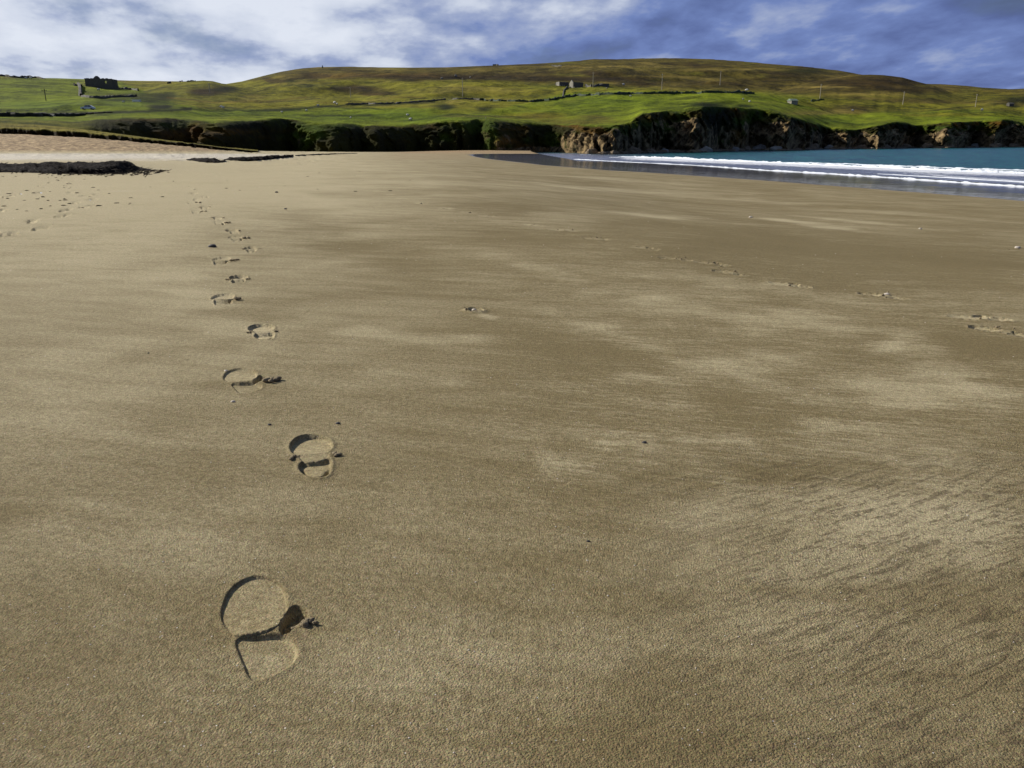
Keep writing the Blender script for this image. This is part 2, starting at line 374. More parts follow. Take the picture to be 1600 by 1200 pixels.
# ------------------------------------------------------------------ beach height field
ctrl = []
for D in (0.3, 1.0, 2.2, 4.0, 6.5):
    for t_ in (-1.1, -0.6, -0.2, 0.2): ctrl.append((t_, D, 0.0))
for t_, D, z in ((0.6, 0.3, 0), (1.1, 0.3, 0), (0.6, 1, 0), (1.1, 1, -.02), (0.6, 2.2, -.01), (1.1, 2.2, -.06), (0.6, 4, -.06), (1.1, 4, -.2), (0.6, 7, -.16), (1.1, 7, -.5)):
    ctrl.append((t_, D, z))
def cpt(px, py, D):
    x, y, z = P(px, py, D); ctrl.append((x / y, D, z))
for a in ((0, 300, 12.8), (200, 300, 12.8), (400, 300, 12.9), (-400, 300, 12.8), (-400, 262, 24), (-400, 236, 50), (-400, 205, 63), (-400, 200, 90),
          (0, 268, 21.3), (120, 268, 21.5), (215, 265, 23), (0, 252, 24.5), (120, 251, 24.5), (215, 256, 26),
          (0, 238, 45), (120, 238, 46), (220, 239, 48), (320, 241, 50), (0, 222, 54), (120, 224, 54), (220, 229, 55), (320, 235, 60),
          (0, 210, 64), (120, 215, 64), (220, 223, 64), (300, 230, 66), (0, 205, 90), (200, 222, 90), (400, 236, 90), (200, 224, 125), (400, 236.5, 135), (0, 206, 125),
          (300, 256, 33), (400, 256, 36), (340, 247, 43), (450, 249, 50), (500, 243, 70), (500, 239, 110), (520, 237, 160),
          (600, 300, 13.2), (600, 270, 25.5), (600, 251, 50), (600, 243, 85), (620, 237.5, 165), (720, 235, 180), (720, 241, 130), (700, 247, 85), (640, 236, 210), (480, 236, 210),
          (800, 300, 14.5), (800, 275, 28), (800, 262, 48), (760, 250, 94), (850, 258, 73), (850, 236, 185), (800, 241, 150), (850, 234, 210),
          (950, 264, 61), (1030, 270.5, 55), (1200, 283, 43), (1400, 298, 34.5), (1600, 314, 28.5), (2000, 345, 22),
          (1000, 300, 23), (1200, 320, 18.5), (1400, 345, 13.0), (1600, 366, 10.5), (1000, 330, 11.8)):
    cpt(*a)
for t_, D, z in ((0.1, 150, -1.9), (0.3, 110, -2.4), (0.6, 80, -2.8), (1.1, 60, -3.2), (0.3, 220, -4), (0.7, 220, -4), (1.1, 220, -4)): ctrl.append((t_, D, z))
ctrl = np.array(ctrl)
def warp(t, D): return np.stack([t * 2.6, np.log(D)], -1)
cx = warp(ctrl[:, 0], ctrl[:, 1])
def tphi(r2): return 0.5 * r2 * np.log(r2 + 1e-12)
def fit():
    n = len(cx); d2 = ((cx[:, None] - cx[None]) ** 2).sum(-1)
    A = np.zeros((n + 3, n + 3)); A[:n, :n] = tphi(d2) + np.eye(n) * 0.004
    A[:n, n] = 1; A[:n, n + 1:] = cx; A[n:, :n] = A[:n, n:].T
    return np.linalg.solve(A, np.concatenate([ctrl[:, 2], [0, 0, 0]]))
coef = fit()
edge_px = [(700, 9e3), (815, 9e3), (830, 200), (845, 160), (862, 137), (880, 120), (896, 106)]
for px_, py_ in ((990, 254), (1080, 258.5), (1200, 267), (1300, 272.5), (1400, 279), (1500, 286), (1600, 293), (1900, 315), (2600, 360)):
    edge_px.append((px_, (EYE - SEA) / -elev(px_, py_)))
edge_t = np.array([(p - 800) / F / cp * 0.992 for p, _ in edge_px]); edge_D = np.array([d for _, d in edge_px])
def shore_D(t): return 1 / np.interp(t, edge_t, 1 / edge_D)
def tps(t, D):
    p = warp(t, D).reshape(-1, 2); out = np.empty(len(p)); n = len(cx)
    for i in range(0, len(p), 60000):
        q = p[i:i + 60000]; d2 = (q[:, 0, None] - cx[None, :, 0]) ** 2 + (q[:, 1, None] - cx[None, :, 1]) ** 2
        out[i:i + 60000] = tphi(d2) @ coef[:n] + coef[n] + q @ coef[n + 1:]
    return out.reshape(np.shape(D))
LT = np.linspace(-1.15, 1.15, 300); LD = np.linspace(math.log(.3), math.log(230), 420)
LZ = tps(*np.broadcast_arrays(LT[None, :], np.exp(LD)[:, None]))
def tps_fast(t, D):
    a = (t - LT[0]) / (LT[1] - LT[0]); b = (np.log(D) - LD[0]) / (LD[1] - LD[0])
    i = np.clip(a.astype(int), 0, 298); j = np.clip(b.astype(int), 0, 418); a = a - i; b = b - j
    return (LZ[j, i] * (1 - a) + LZ[j, i + 1] * a) * (1 - b) + (LZ[j + 1, i] * (1 - a) + LZ[j + 1, i + 1] * a) * b
def beach_z(x, D):
    """smooth beach surface without footprints"""
    x = np.asarray(x, float); D = np.asarray(D, float); t = x / D
    z = tps_fast(np.clip(t, -1.15, 1.15), np.clip(D, 0.3, 230))
    z = z * ss(3.0, 7.0, D)
    sD = shore_D(t); s = sD - D
    des = SEA + np.where(s > 0, 0.010 * s, 0.035 * s)
    wgt = np.exp(-(s / (0.22 * np.minimum(sD, 200) + 1)) ** 2)
    z = z * (1 - wgt) + des * wgt
    sea_side = (s < 0) & (t > 0.02)
    z = np.where(sea_side, np.minimum(z, SEA + 0.035 * s), z)
    z = np.where((s > 0) & (t > -0.05), np.maximum(z, SEA + 0.02), z)
    z = z + 0.0012 * fbm(x * 9, D * 9, o=3, seed=3) * ss(0, 1, D) + 0.010 * fbm(x * .6, D * .9, o=3, seed=5) * ss(4, 15, D)
    up = ss(30, 45, D) * ss(-0.12, -0.3, t)
    z = z + up * 0.10 * fbm(x * 1.6, D * 1.6, o=4, seed=8)
    return z
def ground_hit(px, py):
    """where the view ray meets the beach"""
    Ds = np.geomspace(0.6, 200, 700); x, y, z = ray(px, py)
    g = beach_z(x / y * Ds, Ds) - (EYE + z / y * Ds)
    i = int(np.argmax(g > 0)); i = max(i, 1)
    f = -g[i - 1] / (g[i] - g[i - 1] + 1e-12); D = Ds[i - 1] + f * (Ds[i] - Ds[i - 1])
    return np.array([x / y * D, D])

# ------------------------------------------------------------------ footprints
def poly_world(pts):
    out = []
    for a, b in pts:
        x, y, z = ray(a, b); s = -EYE / z; out.append((x * s, y * s))
    return np.array(out)
def sdist(poly, X, Y):
    """signed distance, positive inside"""
    d = np.full(X.shape, 1e9); inside = np.zeros(X.shape, bool); n = len(poly)
    for i in range(n):
        ax, ay = poly[i]; bx, by = poly[(i + 1) % n]
        ex, ey = bx - ax, by - ay; wx, wy = X - ax, Y - ay
        k = np.clip((wx * ex + wy * ey) / (ex * ex + ey * ey + 1e-15), 0, 1)
        d = np.minimum(d, np.hypot(wx - k * ex, wy - k * ey))
        c = ((ay > Y) != (by > Y)) & (X < (bx - ax) * (Y - ay) / (by - ay + 1e-15) + ax); inside ^= c
    return np.where(inside, d, -d)
def smooth_poly(p, it=2):
    for _ in range(it):
        q = np.roll(p, -1, 0); p = np.stack([p * .75 + q * .25, p * .25 + q * .75], 1).reshape(-1, 2)
    return p
def centre(pts, c): return smooth_poly(poly_world(pts)) - c
cA = poly_world([(408, 985)])[0]
A_F = centre([(408, 899), (387, 902), (366, 914), (352, 932), (345, 955), (346, 970), (354, 985), (364, 997), (380, 997), (400, 994), (424, 987), (440, 975), (449, 958), (450, 938), (444, 920), (432, 906)], cA)
A_H = centre([(364, 998), (376, 1030), (390, 1064), (400, 1064), (422, 1057), (448, 1045), (463, 1031), (468, 1015), (461, 1001), (448, 991), (430, 990), (396, 996)], cA)
A_K = centre([(436, 990), (436, 972), (448, 953), (462, 945), (474, 949), (484, 957), (478, 968), (466, 976), (457, 985), (447, 992)], cA)
cB = poly_world([(488, 714)])[0]
B_F = centre([(485, 679), (468, 682), (456, 690), (452, 700), (456, 708), (464, 713), (486, 712), (508, 709), (517, 703), (520, 696), (516, 688), (503, 681)], cB)
B_M = centre([(464, 712), (486, 711), (514, 707), (514, 716), (496, 722), (480, 724), (472, 722)], cB)
B_H = centre([(472, 722), (480, 723), (500, 721), (514, 715), (518, 722), (517, 736), (513, 743), (503, 747), (488, 747), (474, 742), (467, 734), (467, 727)], cB)
def print_A(X, Y, mir=1.0, ew=0.0):
    X = X * mir
    sF, sH, sK = sdist(A_F, X, Y), sdist(A_H, X, Y), sdist(A_K, X, Y)
    u = np.clip((X - A_F[:, 0].min()) / np.ptp(A_F[:, 0]), 0, 1); v = np.clip((A_F[:, 1].max() - Y) / np.ptp(A_F[:, 1]), 0, 1)
    e = fbm(X * 160, Y * 160, o=3, seed=21) * 0.0011
    fF = -0.0034 - 0.0016 * np.sin(np.pi * v) * (1 - u) - 0.0030 * u + (0.0048 + 0.0110 * u) * v ** 2.6
    vh = np.clip((A_H[:, 1].max() - Y) / np.ptp(A_H[:, 1]), 0, 1)
    uh = np.clip((X - A_H[:, 0].min()) / np.ptp(A_H[:, 0]), 0, 1)
    fH = -0.0026 - 0.0078 * uh * (1 - vh) ** .7 - 0.0012 * uh
    h = fH * ss(-0.001, 0.0035 + 0.004 * np.clip(X / .04, 0, 1), sH + e)
    wF = ss(-0.001 - ew, 0.0030 + ew + 0.004 * np.clip(X / .04, 0, 1) * (v < .6), sF + e)
    h = h * (1 - wF) + fF * wF
    wK = ss(0.0, 0.006, sK + e * 2)
    h = np.where(sK > -0.002, h * (1 - wK) + (-0.026 + 0.014 * np.maximum(0, fbm(X * 120, Y * 120, o=2, seed=5))) * wK, h)
    rim = np.exp(-((np.minimum(np.minimum(-sF, -sH), -sK) - 0.004) / 0.006) ** 2) * ((sF < 0) & (sH < 0) & (sK < 0))
    return h + rim * 0.0014, np.maximum(np.maximum(sF, sH), sK)
def print_B(X, Y, mir=1.0, ew=0.0):
    X = X * mir
    sF, sM, sH = sdist(B_F, X, Y), sdist(B_M, X, Y), sdist(B_H, X, Y)
    e = fbm(X * 150, Y * 150, o=3, seed=31) * 0.0013
    u = np.clip((X - B_F[:, 0].min()) / np.ptp(B_F[:, 0]), 0, 1); v = np.clip((B_F[:, 1].max() - Y) / np.ptp(B_F[:, 1]), 0, 1)
    fF = -0.0125 + 0.004 * u + 0.011 * v ** 4 + 0.004 * v
    vh = np.clip((B_H[:, 1].max() - Y) / np.ptp(B_H[:, 1]), 0, 1)
    groove = np.exp(-((sH - 0.006) / 0.006) ** 2) * ss(0.45, 0.75, vh)
    fH = -0.014 + 0.011 * vh + 0.002 * u - 0.019 * groove
    h = fF * ss(-0.001 - ew, 0.0035 + ew, sF + e)
    wM = ss(-0.001 - ew, 0.004 + ew, sM + e); h = h * (1 - wM) + 0.0005 * wM
    wH = ss(-0.001 - ew, 0.0035 + ew, sH + e); h = h * (1 - wH) + fH * wH
    mx = np.maximum(np.maximum(sF, sM), sH)
    rim = np.exp(-((-mx - 0.004) / 0.006) ** 2) * (mx < 0)
    return h + rim * 0.0028, mx
# (px, py, template, mirror, scale, rotation deg, depth factor, label)
ORD = ['first', 'second', 'third', 'fourth', 'fifth', 'sixth', 'seventh', 'eighth', 'ninth', 'tenth', 'eleventh', 'twelfth', 'thirteenth', 'fourteenth',
       'fifteenth', 'sixteenth', 'seventeenth', 'eighteenth', 'nineteenth', 'twentieth', 'twenty-first', 'twenty-second', 'twenty-third', 'twenty-fourth', 'twenty-fifth', 'twenty-sixth']
PR = []
main = [(408, 985, 'A', 1, 1, 0, 1), (488, 714, 'B', 1, 1, 0, 1), (381, 597, 'A', 1, 1.0, 2, 1.15), (410, 519, 'B', 1, 1, 4, 1.15), (348, 469, 'A', 1, 1, -6, 1.3),
        (372, 437, 'B', 1, .95, 0, 1.25), (345, 408, 'A', 1, 1.05, -8, 1.4), (392, 390, 'B', 1, .9, 0, 1.3), (369, 373, 'A', 1, 1, 0, 1.5), (364, 361.5, 'B', 1, 1, 10, 1.5),
        (342, 349, 'A', 1, 1, 0, 1.6), (340, 341, 'B', 1, .9, 0, 1.6), (306, 331, 'A', 1, 1.1, 0, 1.7), (320, 324.5, 'B', 1, 1, 0, 1.7), (299, 317, 'A', 1, 1, 0, 1.7),
        (308, 311.5, 'B', 1, 1, 0, 1.8), (319, 307.5, 'A', 1, 1, 0, 1.8), (302, 302, 'B', 1, 1, 0, 1.8), (300, 296, 'A', 1, 1, 0, 1.8)]
for i, a in enumerate(main):
    special = {0: 'large boot print nearest the camera with a crumbled dark hole on its right', 1: 'deep boot print with crisp black crescent shadow, second up the central trail'}
    PR.append(a + (special.get(i, 'boot print in damp sand, %s from the camera in the central trail' % ORD[i]), 'boot prints of the central trail'))
left = [(62, 357, 'A'), (50, 346, 'B'), (95, 337.5, 'A'), (101, 328.5, 'B'), (135, 323, 'B'), (118, 316.5, 'A'), (141, 311.8, 'B'), (129, 306, 'A'), (152, 303, 'A'), (12, 366, 'A'),
        (65, 300.5, 'A'), (65, 293.5, 'B'), (63, 289.3, 'A'), (10, 307.5, 'B'), (74, 285.5, 'A'), (97, 283.8, 'B'), (112, 301, 'B'), (30, 302.5, 'A'), (2, 329, 'B'), (170, 295, 'A'), (120, 282.5, 'A')]
left.sort(key=lambda a: -a[1])
for i, (a, b, k) in enumerate(left):
    PR.append((a, b, k, 1, 1.0, random.uniform(-20, 25), 2.6, 'shallow dark footprint, %s from the camera in the left trail' % ORD[i], 'footprints of the left trail'))
right = [(1568, 519, 'B'), (1540, 498, 'A'), (1382, 463, 'B'), (1240, 446, 'A'), (1143, 427, 'B'), (1118, 413, 'A'), (1059, 405, 'B'), (1012, 388, 'A'), (932, 373, 'B'), (885, 360, 'A'),
         (836, 352, 'B'), (766, 338, 'A'), (733, 332, 'B'), (699, 326, 'A'), (659, 318, 'B'), (634, 310, 'A'), (612, 304, 'B'), (594, 299, 'A')]
for i, (a, b, k) in enumerate(right):
    PR.append((a, b, k, 1, 0.85, random.uniform(15, 50), 0.95, 'faint wind-filled footprint, %s from the right in the diagonal trail' % ORD[i], 'faint footprints of the diagonal trail'))
PR.append((1585, 391, 'A', 1, 1.0, 60, 0.6, 'lone faint footprint at the right edge of the damp sand', 'faint footprints of the diagonal trail'))
PR.append((742, 486, 'K', 1, 0.5, 60, 0.8, 'small scuff with a pale tail alone in the middle of the sand', 'faint footprints of the diagonal trail'))

# ------------------------------------------------------------------ beach mesh
def row_D():
    out = []; py = 1330.0
    while py > 242:
        e = elev(800, py); out.append(-EYE / e if e < 0 else 0)
        py -= 1.05 if 880 < py < 1080 else (0.85 if 560 < py < 770 else (1.1 if py < 560 and py > 300 else (0.8 if py <= 300 else 1.7)))
    out = [d for d in out if d < 26]
    D = out[-1]
    while D < 215: D *= 1.0105; out.append(D)
    return np.array(out)
rows = row_D()
def cols():
    segs = [(-1.15, -0.78, .012), (-0.78, -0.66, .005), (-0.66, -0.46, .0019), (-0.46, -0.185, .00088), (-0.185, 0.66, .0030), (0.66, 0.80, .006), (0.80, 1.15, .012)]
    return np.unique(np.round(np.concatenate([np.arange(a, b, s) for a, b, s in segs] + [[1.15]]), 6))
tc_ = cols()
GX = rows[:, None] * tc_[None, :]; GD = np.repeat(rows[:, None], len(tc_), 1)
GZ = beach_z(GX, GD)
nr, nc = GX.shape
MASK = np.full((nr, nc), -1, np.int32); PH = np.zeros((nr, nc)); DRYP = np.zeros((nr, nc)); PRESS = np.zeros((nr, nc))
PLOC = []
for k, (px, py, kind, mir, sc, rot, dep, lab, grp) in enumerate(PR):
    dep = dep * (1.5 if py < 480 and dep > 1 else 1)
    c = poly_world([(px, py)])[0] if py > 560 else ground_hit(px, py)
    PLOC.append(c)
    Rr = 0.27
    ri = np.where(np.abs(rows - c[1]) < Rr)[0]; 
    if len(ri) < 2: continue
    r0, r1 = ri[0], ri[-1] + 1
    ci = np.where((tc_ * rows[r0] > c[0] - Rr - .6) & (tc_ * rows[r0] < c[0] + Rr + .6))[0]; c0, c1 = ci[0], ci[-1] + 1
    X = GX[r0:r1, c0:c1] - c[0]; Y = GD[r0:r1, c0:c1] - c[1]
    ca, sa = math.cos(R(-rot)), math.sin(R(-rot)); Xl = (X * ca - Y * sa) / sc; Yl = (X * sa + Y * ca) / sc
    ew_ = max(0.0, (rows[r0 + len(ri) // 2] - rows[r0 + len(ri) // 2 - 1]) * .35 - .001)
    if kind == 'A': h, sdv = print_A(Xl, Yl, mir, ew_)
    elif kind == 'B': h, sdv = print_B(Xl, Yl, mir, ew_)
    else:
        r_ = np.hypot(Xl / .07, Yl / .10); h = -0.016 * ss(1, .6, r_) + 0.012 * np.exp(-((r_ - 1.1) / .25) ** 2); sdv = (1 - r_) * .05
    if dep < 1:       # filled, blurred prints
        h = h + 0.0035 * np.exp(-((sdv + 0.004) / 0.012) ** 2) * (0.4 + 0.9 * vnoise(X * 30 + k, Y * 30))
        DRYP[r0:r1, c0:c1] += 0.22 * ss(-0.03, 0.0, sdv)
    PH[r0:r1, c0:c1] += h * dep; PRESS[r0:r1, c0:c1] = np.maximum(PRESS[r0:r1, c0:c1], ss(0, .003, sdv)); DRYP[r0:r1, c0:c1] += (.10 * ss(0, .003, sdv) if dep >= 1 else 0)
    near = sdv > -0.016 * (1 if rows[r0] < 4 else 1.2)
    sub = MASK[r0:r1, c0:c1]; sub[near & (sub < 0)] = k
GZ = GZ + PH

# dryness / wetness / colour attributes on the beach
PXg, PYg = project(GX, GD, GZ)
tt = GX / GD
dry = 0.30 + 0.10 * fbm(GX * .5, GD * .35, o=3, seed=40)
dry += 0.24 * ss(750, 150, PXg) * ss(950, 420, PYg)
dry += 0.55 * ss(420, 255, PYg) * ss(900, 250, PXg)
dry += 0.9 * ss(256, 244, PYg) * ss(560, 380, PXg) * ss(238, 242, PYg)  # pale band: dry sand, plus painted brightness of the slope facing the sun
def stroke(x0, y0, x1, y1, wpx, amp, sharp=1.0, ns=2.2):
    """a pale or dark drift between two ground points; wpx = half width in px at its middle"""
    a = ground_hit(x0, y0); b = ground_hit(x1, y1); mxp, myp = (x0 + x1) / 2, (y0 + y1) / 2
    m0 = ground_hit(mxp, myp - wpx); m1 = ground_hit(mxp, myp + wpx)
    e = b - a; L = np.hypot(*e); n = np.array([-e[1], e[0]]) / L; wid = abs((m0 - m1) @ n) / 2 + 0.01
    m_ = wid * 5 + .12 * L
    ri = np.where((rows > min(a[1], b[1]) - m_) & (rows < max(a[1], b[1]) + m_))[0]; sl_ = slice(ri[0], ri[-1] + 1)
    gx, gd = GX[sl_], GD[sl_]; cj = np.where(((gx > min(a[0], b[0]) - m_) & (gx < max(a[0], b[0]) + m_)).any(0))[0]; sc_ = slice(cj[0], cj[-1] + 1); gx, gd = gx[:, sc_], gd[:, sc_]
    X = gx - a[0]; Y = gd - a[1]; s = (X * e[0] + Y * e[1]) / L ** 2; d = np.abs(X * n[0] + Y * n[1])
    d = d + wid * 1.5 * fbm(gx / wid / ns / 1.6, gd / wid / ns, o=3, seed=int(x0) % 97)
    amp = amp * (.68 if amp > 0 else .8)
    dry[sl_, sc_] += amp * (.55 + .9 * vnoise(gx / wid / 5, gd / wid / 2, seed=int(y0) % 91)) * np.exp(-(np.maximum(d, 0) / wid) ** (2 * sharp)) * ss(-.12, .15, s) * ss(1.12, .85, s)
for s_ in ((520, 520, 760, 532, 8, .35), (560, 575, 730, 600, 14, .28), (840, 735, 960, 735, 22, .40), (900, 455, 1180, 470, 10, .28), (960, 470, 1320, 510, 14, .34),
           (1200, 480, 1330, 520, 16, .35), (1370, 550, 1430, 520, 10, .55), (1420, 535, 1520, 610, 26, .45), (1300, 580, 1590, 640, 24, .35), (1060, 690, 1180, 688, 8, .4),
           (930, 690, 1030, 694, 7, .42), (950, 600, 1250, 560, 14, .3), (1150, 500, 1600, 560, 20, .35), (1250, 660, 1600, 690, 14, .35), (1100, 440, 1350, 470, 6, .35), (1350, 620, 1600, 610, 12, .4), (1190, 340, 1345, 362, 2.2, .55), (1180, 340, 1330, 355, 1.5, .5), (1230, 335, 1400, 352, 2, .4), (980, 335, 1100, 338, 4, .42), (820, 333, 940, 340, 5, .40),
           (760, 395, 900, 440, 10, .22), (830, 480, 1330, 640, 9, .30), (1000, 820, 1550, 700, 50, .30), (1100, 930, 1590, 780, 60, .28), (1320, 800, 1560, 860, 30, .20),
           (180, 298, 240, 300, 4, .35), (640, 285, 900, 300, 4, .25), (1000, 300, 1300, 320, 3, .35), (1300, 325, 1600, 350, 3, .28), (850, 290, 1150, 302, 2.5, .35), (900, 275, 1100, 290, 2.5, .3),
           (250, 400, 420, 560, 40, .22), (30, 560, 300, 600, 60, .18), (20, 820, 380, 900, 110, .20), (480, 1000, 800, 1180, 90, .12),
           (745, 487, 775, 500, 4, .5), (440, 300, 560, 330, 6, .2)):
    stroke(*s_)
for s_ in ((620, 690, 1000, 610, 75, -.16), (700, 500, 1200, 600, 26, -.22), (1050, 380, 1600, 430, 22, -.34), (1100, 640, 1500, 660, 20, -.24), (1150, 742, 1400, 728, 14, -.34), (1450, 520, 1600, 560, 18, -.25),
           (640, 350, 900, 380, 12, -.20), (800, 700, 1050, 800, 50, -.24), (440, 330, 640, 420, 24, -.2), (1000, 355, 1600, 385, 8, -.22), (960, 1050, 1150, 1200, 90, -.2), (700, 300, 1000, 325, 6, -.16)):
    stroke(*s_)
streak = .12 + .88 * ss(620, 960, PXg) * ss(300, 380, PYg) * ss(900, 700, PYg) + .35 * ss(300, 250, PYg); streak = np.clip(streak, 0, 1)
ripple = ss(850, 1050, PXg) * ss(660, 760, PYg) * (0.55 + 0.45 * ss(1000, 1300, PXg))
wet_edge = curve([(600, 238), (720, 243), (760, 248), (850, 258), (950, 266), (1030, 270.5), (1100, 275.5), (1200, 282.5), (1300, 290), (1400, 298), (1500, 305.5), (1600, 314), (2000, 345)])
wet = ss(2.2, -2.2, PYg - wet_edge(PXg)) * ss(690, 780, PXg)
wet *= 1 - ss(241.5, 239, PYg) * ss(930, 900, PXg)
warm = ss(239.5, 234, PYg) * ss(400, 330, PXg) * ss(30, 45, GD)
warm = np.maximum(warm, ss(241.5, 239, PYg) * ss(590, 650, PXg) * ss(960, 930, PXg) * (GD > 100))
warm = np.maximum(warm, 0.35 * ss(10, 4, np.abs(PYg - 242)) * ss(560, 640, PXg) * ss(800, 700, PXg))
attrs = dict(dry=(dry + DRYP).ravel(), wet=wet.ravel(), warm=warm.ravel(), ripple=ripple.ravel(), streak=streak.ravel(), press=PRESS.ravel())
V = np.stack([GX, GD, GZ], -1).reshape(-1, 3)
Q = grid_quads(nr, nc)
mk = MASK.ravel(); qm = mk[Q]; owner = np.where((qm == qm[:, :1]).all(1), qm[:, 0], -1)
# strips that carry the beach on behind and beside the camera
v_, q_, a_ = subset(V, Q[owner < 0], attrs)
beach = link('sand_beach', mesh_np('sand_beach', v_, q_, True, a_), SAND); tag(beach, kind='structure')
x0 = rows[0]; bx = np.concatenate([tc_[::12] * x0, [tc_[-1] * x0]])
BV = []; nb_ = len(bx)
for yb, kx in ((x0, 1.0), (0.0, 1.6), (-3, 6), (-40, 60)):
    BV += [(x * kx, yb, 0.0 if yb < x0 else float(beach_z(np.array([x]), np.array([x0]))[0])) for x in bx]
BV = np.array(BV)
near_a = {k: np.full(len(BV), v) for k, v in (('dry', .35), ('wet', 0), ('warm', 0), ('ripple', 0.0), ('streak', 0.15), ('press', 0))}
tag(link('sand_beach', mesh_np('sand_beach_behind', BV, grid_quads(4, nb_)[:, ::-1], True, near_a), SAND), kind='structure')
wing = []
for side in (-1, 1):
    rr = rows[::6]; W = []
    for kx in (1.15, 2.2, 6.0): W.append(np.stack([side * kx * rr, rr, beach_z(side * 1.15 * rr, rr) + (0 if side < 0 else -0.02 * (kx - 1.15))], -1))
    W = np.stack(W, 1).reshape(-1, 3); q = grid_quads(len(rr), 3)
    if side < 0: q = q[:, ::-1]
    tag(link('sand_beach', mesh_np('sand_beach_side', W, q, True, {k: np.repeat(g_[::6, -1 if side > 0 else 0], 3) for k, g_ in (('dry', dry), ('wet', wet), ('warm', warm), ('ripple', ripple), ('streak', streak), ('press', PRESS))}), SAND), kind='structure')

def crumbs(n, cx_, cy_, sx, sy, rmin, rmax, sun_side=0):
    m = MB()
    for i in range(n):
        x = random.gauss(cx_, sx); y = random.gauss(cy_, sy); r = random.uniform(rmin, rmax) * random.choice((.6, 1, 1))
        m.blob((x, y, r * .35), (r * random.uniform(.8, 1.4), r * random.uniform(.7, 1.2), r * random.uniform(.6, .9)), 7, 5, .16, random.random())
    return m
for k, (px, py, kind, mir, sc, rot, dep, lab, grp) in enumerate(PR):
    sel = Q[owner == k]
    if len(sel) < 3: continue
    v, q, a = subset(V, sel, attrs); c = PLOC[k]
    z0 = float(v[:, 2].max()) - .002; loc = (c[0], c[1], z0)
    fp = link('footprint', mesh_np('footprint', v - np.array(loc), q, True, a), SAND, loc=loc)
    tag(fp, lab, 'footprint', grp)
    if kind == 'A' and dep >= 1 and k < 15:
        s0 = 1.0 if k else 1.0
        n_ = 16 if k == 0 else 14
        cc = crumbs(n_, .072 if k else .076, .020 if k == 0 else .008, .010, .006, .0018, .0048)
        if k == 0:
            for q_ in range(9): r = random.uniform(.003, .0065); cc.blob((.052 + .0035 * q_ + random.uniform(-.004, .004), .006 + .002 * q_ + random.uniform(-.008, .008), -.010 + .0012 * q_), (r * 1.2, r, r * .9), 8, 6, .2, random.random())
        if k: 
            for _ in range(7):
                r = random.uniform(.005, .010); cc.blob((.06 + random.uniform(0, .055), random.uniform(-.01, .03), r * .3), (r * 1.3, r, r * .8), 7, 5, .16, random.random())
        o = cc.build('sand_crumbs', SANDLUMP, fp, True); o['kind'] = 'stuff'
    if kind == 'B' and 'central' in grp and k < 15:
        cc = crumbs(6, .062, .006, .006, .006, .003, .007); 
        for _ in range(8):
            r = random.uniform(.002, .006); cc.blob((random.gauss(-.052, .008), random.gauss(-.008, .010), r * .4), (r, r, r * .8), 7, 5, .16, random.random())
        o = cc.build('sand_crumbs', SANDLUMP, fp, True); o['kind'] = 'stuff'
    if dep < 1:
        cc = crumbs(4, 0, 0, .05, .05, .003, .008); o = cc.build('sand_crumbs', SANDLUMP, fp, True); o['kind'] = 'stuff'
def at_beach(px, py):
    c = ground_hit(px, py); return (c[0], c[1], float(beach_z(np.array([c[0]]), np.array([c[1]]))[0]))
peb = [(332, 386, .026, 'dark pebble left of the central trail above the seventh print', 0), (528, 662, .006, 'small sand-crusted stone right of the trail above the second print', 0),
       (421, 664, .005, 'tiny stone left of the second boot print', 0), (1007, 692, .006, 'small stone at the tip of a pale sand drift', 0), (919, 846, .0035, 'tiny dark stone alone on the lower sand', 0),
       (741, 485, .010, 'broken shell lying in the small scuff at mid beach', 1), (1173, 340, .025, 'pale shell at the start of two long wind streaks', 1), (432, 301, .022, 'dark pebble on the sand right of the far end of the central trail', 0),
       (446, 327, .016, 'small dark pebble on the sand right of the central trail', 0), (1438, 358, .02, 'pale stone on the damp sand toward the right edge', 1), (1590, 388, .025, 'pale stone by the lone print at the right edge', 1),
       (353, 580, .006, 'white shell crumb beside the third boot print', 1), (364, 628, .006, 'tiny shell crumb below the third boot print', 1), (1386, 461, .014, 'pale stone in the diagonal trail', 1), (232, 552, .004, 'tiny dark pebble on the plain sand left of the trail', 0)]
DARKPEB = simple_mat('dark_pebble', (0.06, 0.055, 0.05), 0.7, 0.3, 30)
for px, py, r, lab, sh in peb:
    m = MB(); m.blob((0, 0, r * .25), (r * 1.25, r * .9, r * .6), 10, 7, .14, px)
    o = m.build('shell' if sh else 'pebble', SHELL if sh else DARKPEB, smooth=True, loc=at_beach(px, py)); tag(o, lab, 'shell' if sh and 'shell' in lab else 'stone')
    if sh and 'shell' not in lab: o.name = 'pebble'
# scattered flecks of shell too small to pick apart
m = MB()
for i in range(420):
    px = random.uniform(0, 1600); py = random.choice((random.uniform(420, 1200), random.uniform(270, 480)))
    if py < 330 and px > 1100: continue
    x, y, z = at_beach(px, py); r = random.uniform(.0006, .0015) * (1 + y * .35)
    m.blob((x, y, z + r * .2), (r, r * .8, r * .6), 5, 4, .1, i)
tag(m.build('shell_flecks', SHELL, smooth=True), 'tiny pale shell flecks strewn over the damp sand', 'shell fragments', kind='stuff')
m = MB()
for i in range(95):
    px = random.choice((random.gauss(110, 90), random.gauss(70, 60), random.uniform(0, 700))); py = random.uniform(272, 330) if px < 260 else random.uniform(262, 300)
    x, y, z = at_beach(px, py); r = random.uniform(.006, .022)
    m.blob((x, y, z), (r * random.uniform(1, 2.2), r, r * .5), 6, 4, .2, i)
tag(m.build('kelp_scraps', KELP, smooth=True), 'small dark scraps of kelp strewn below the seaweed bank', 'seaweed', kind='stuff')

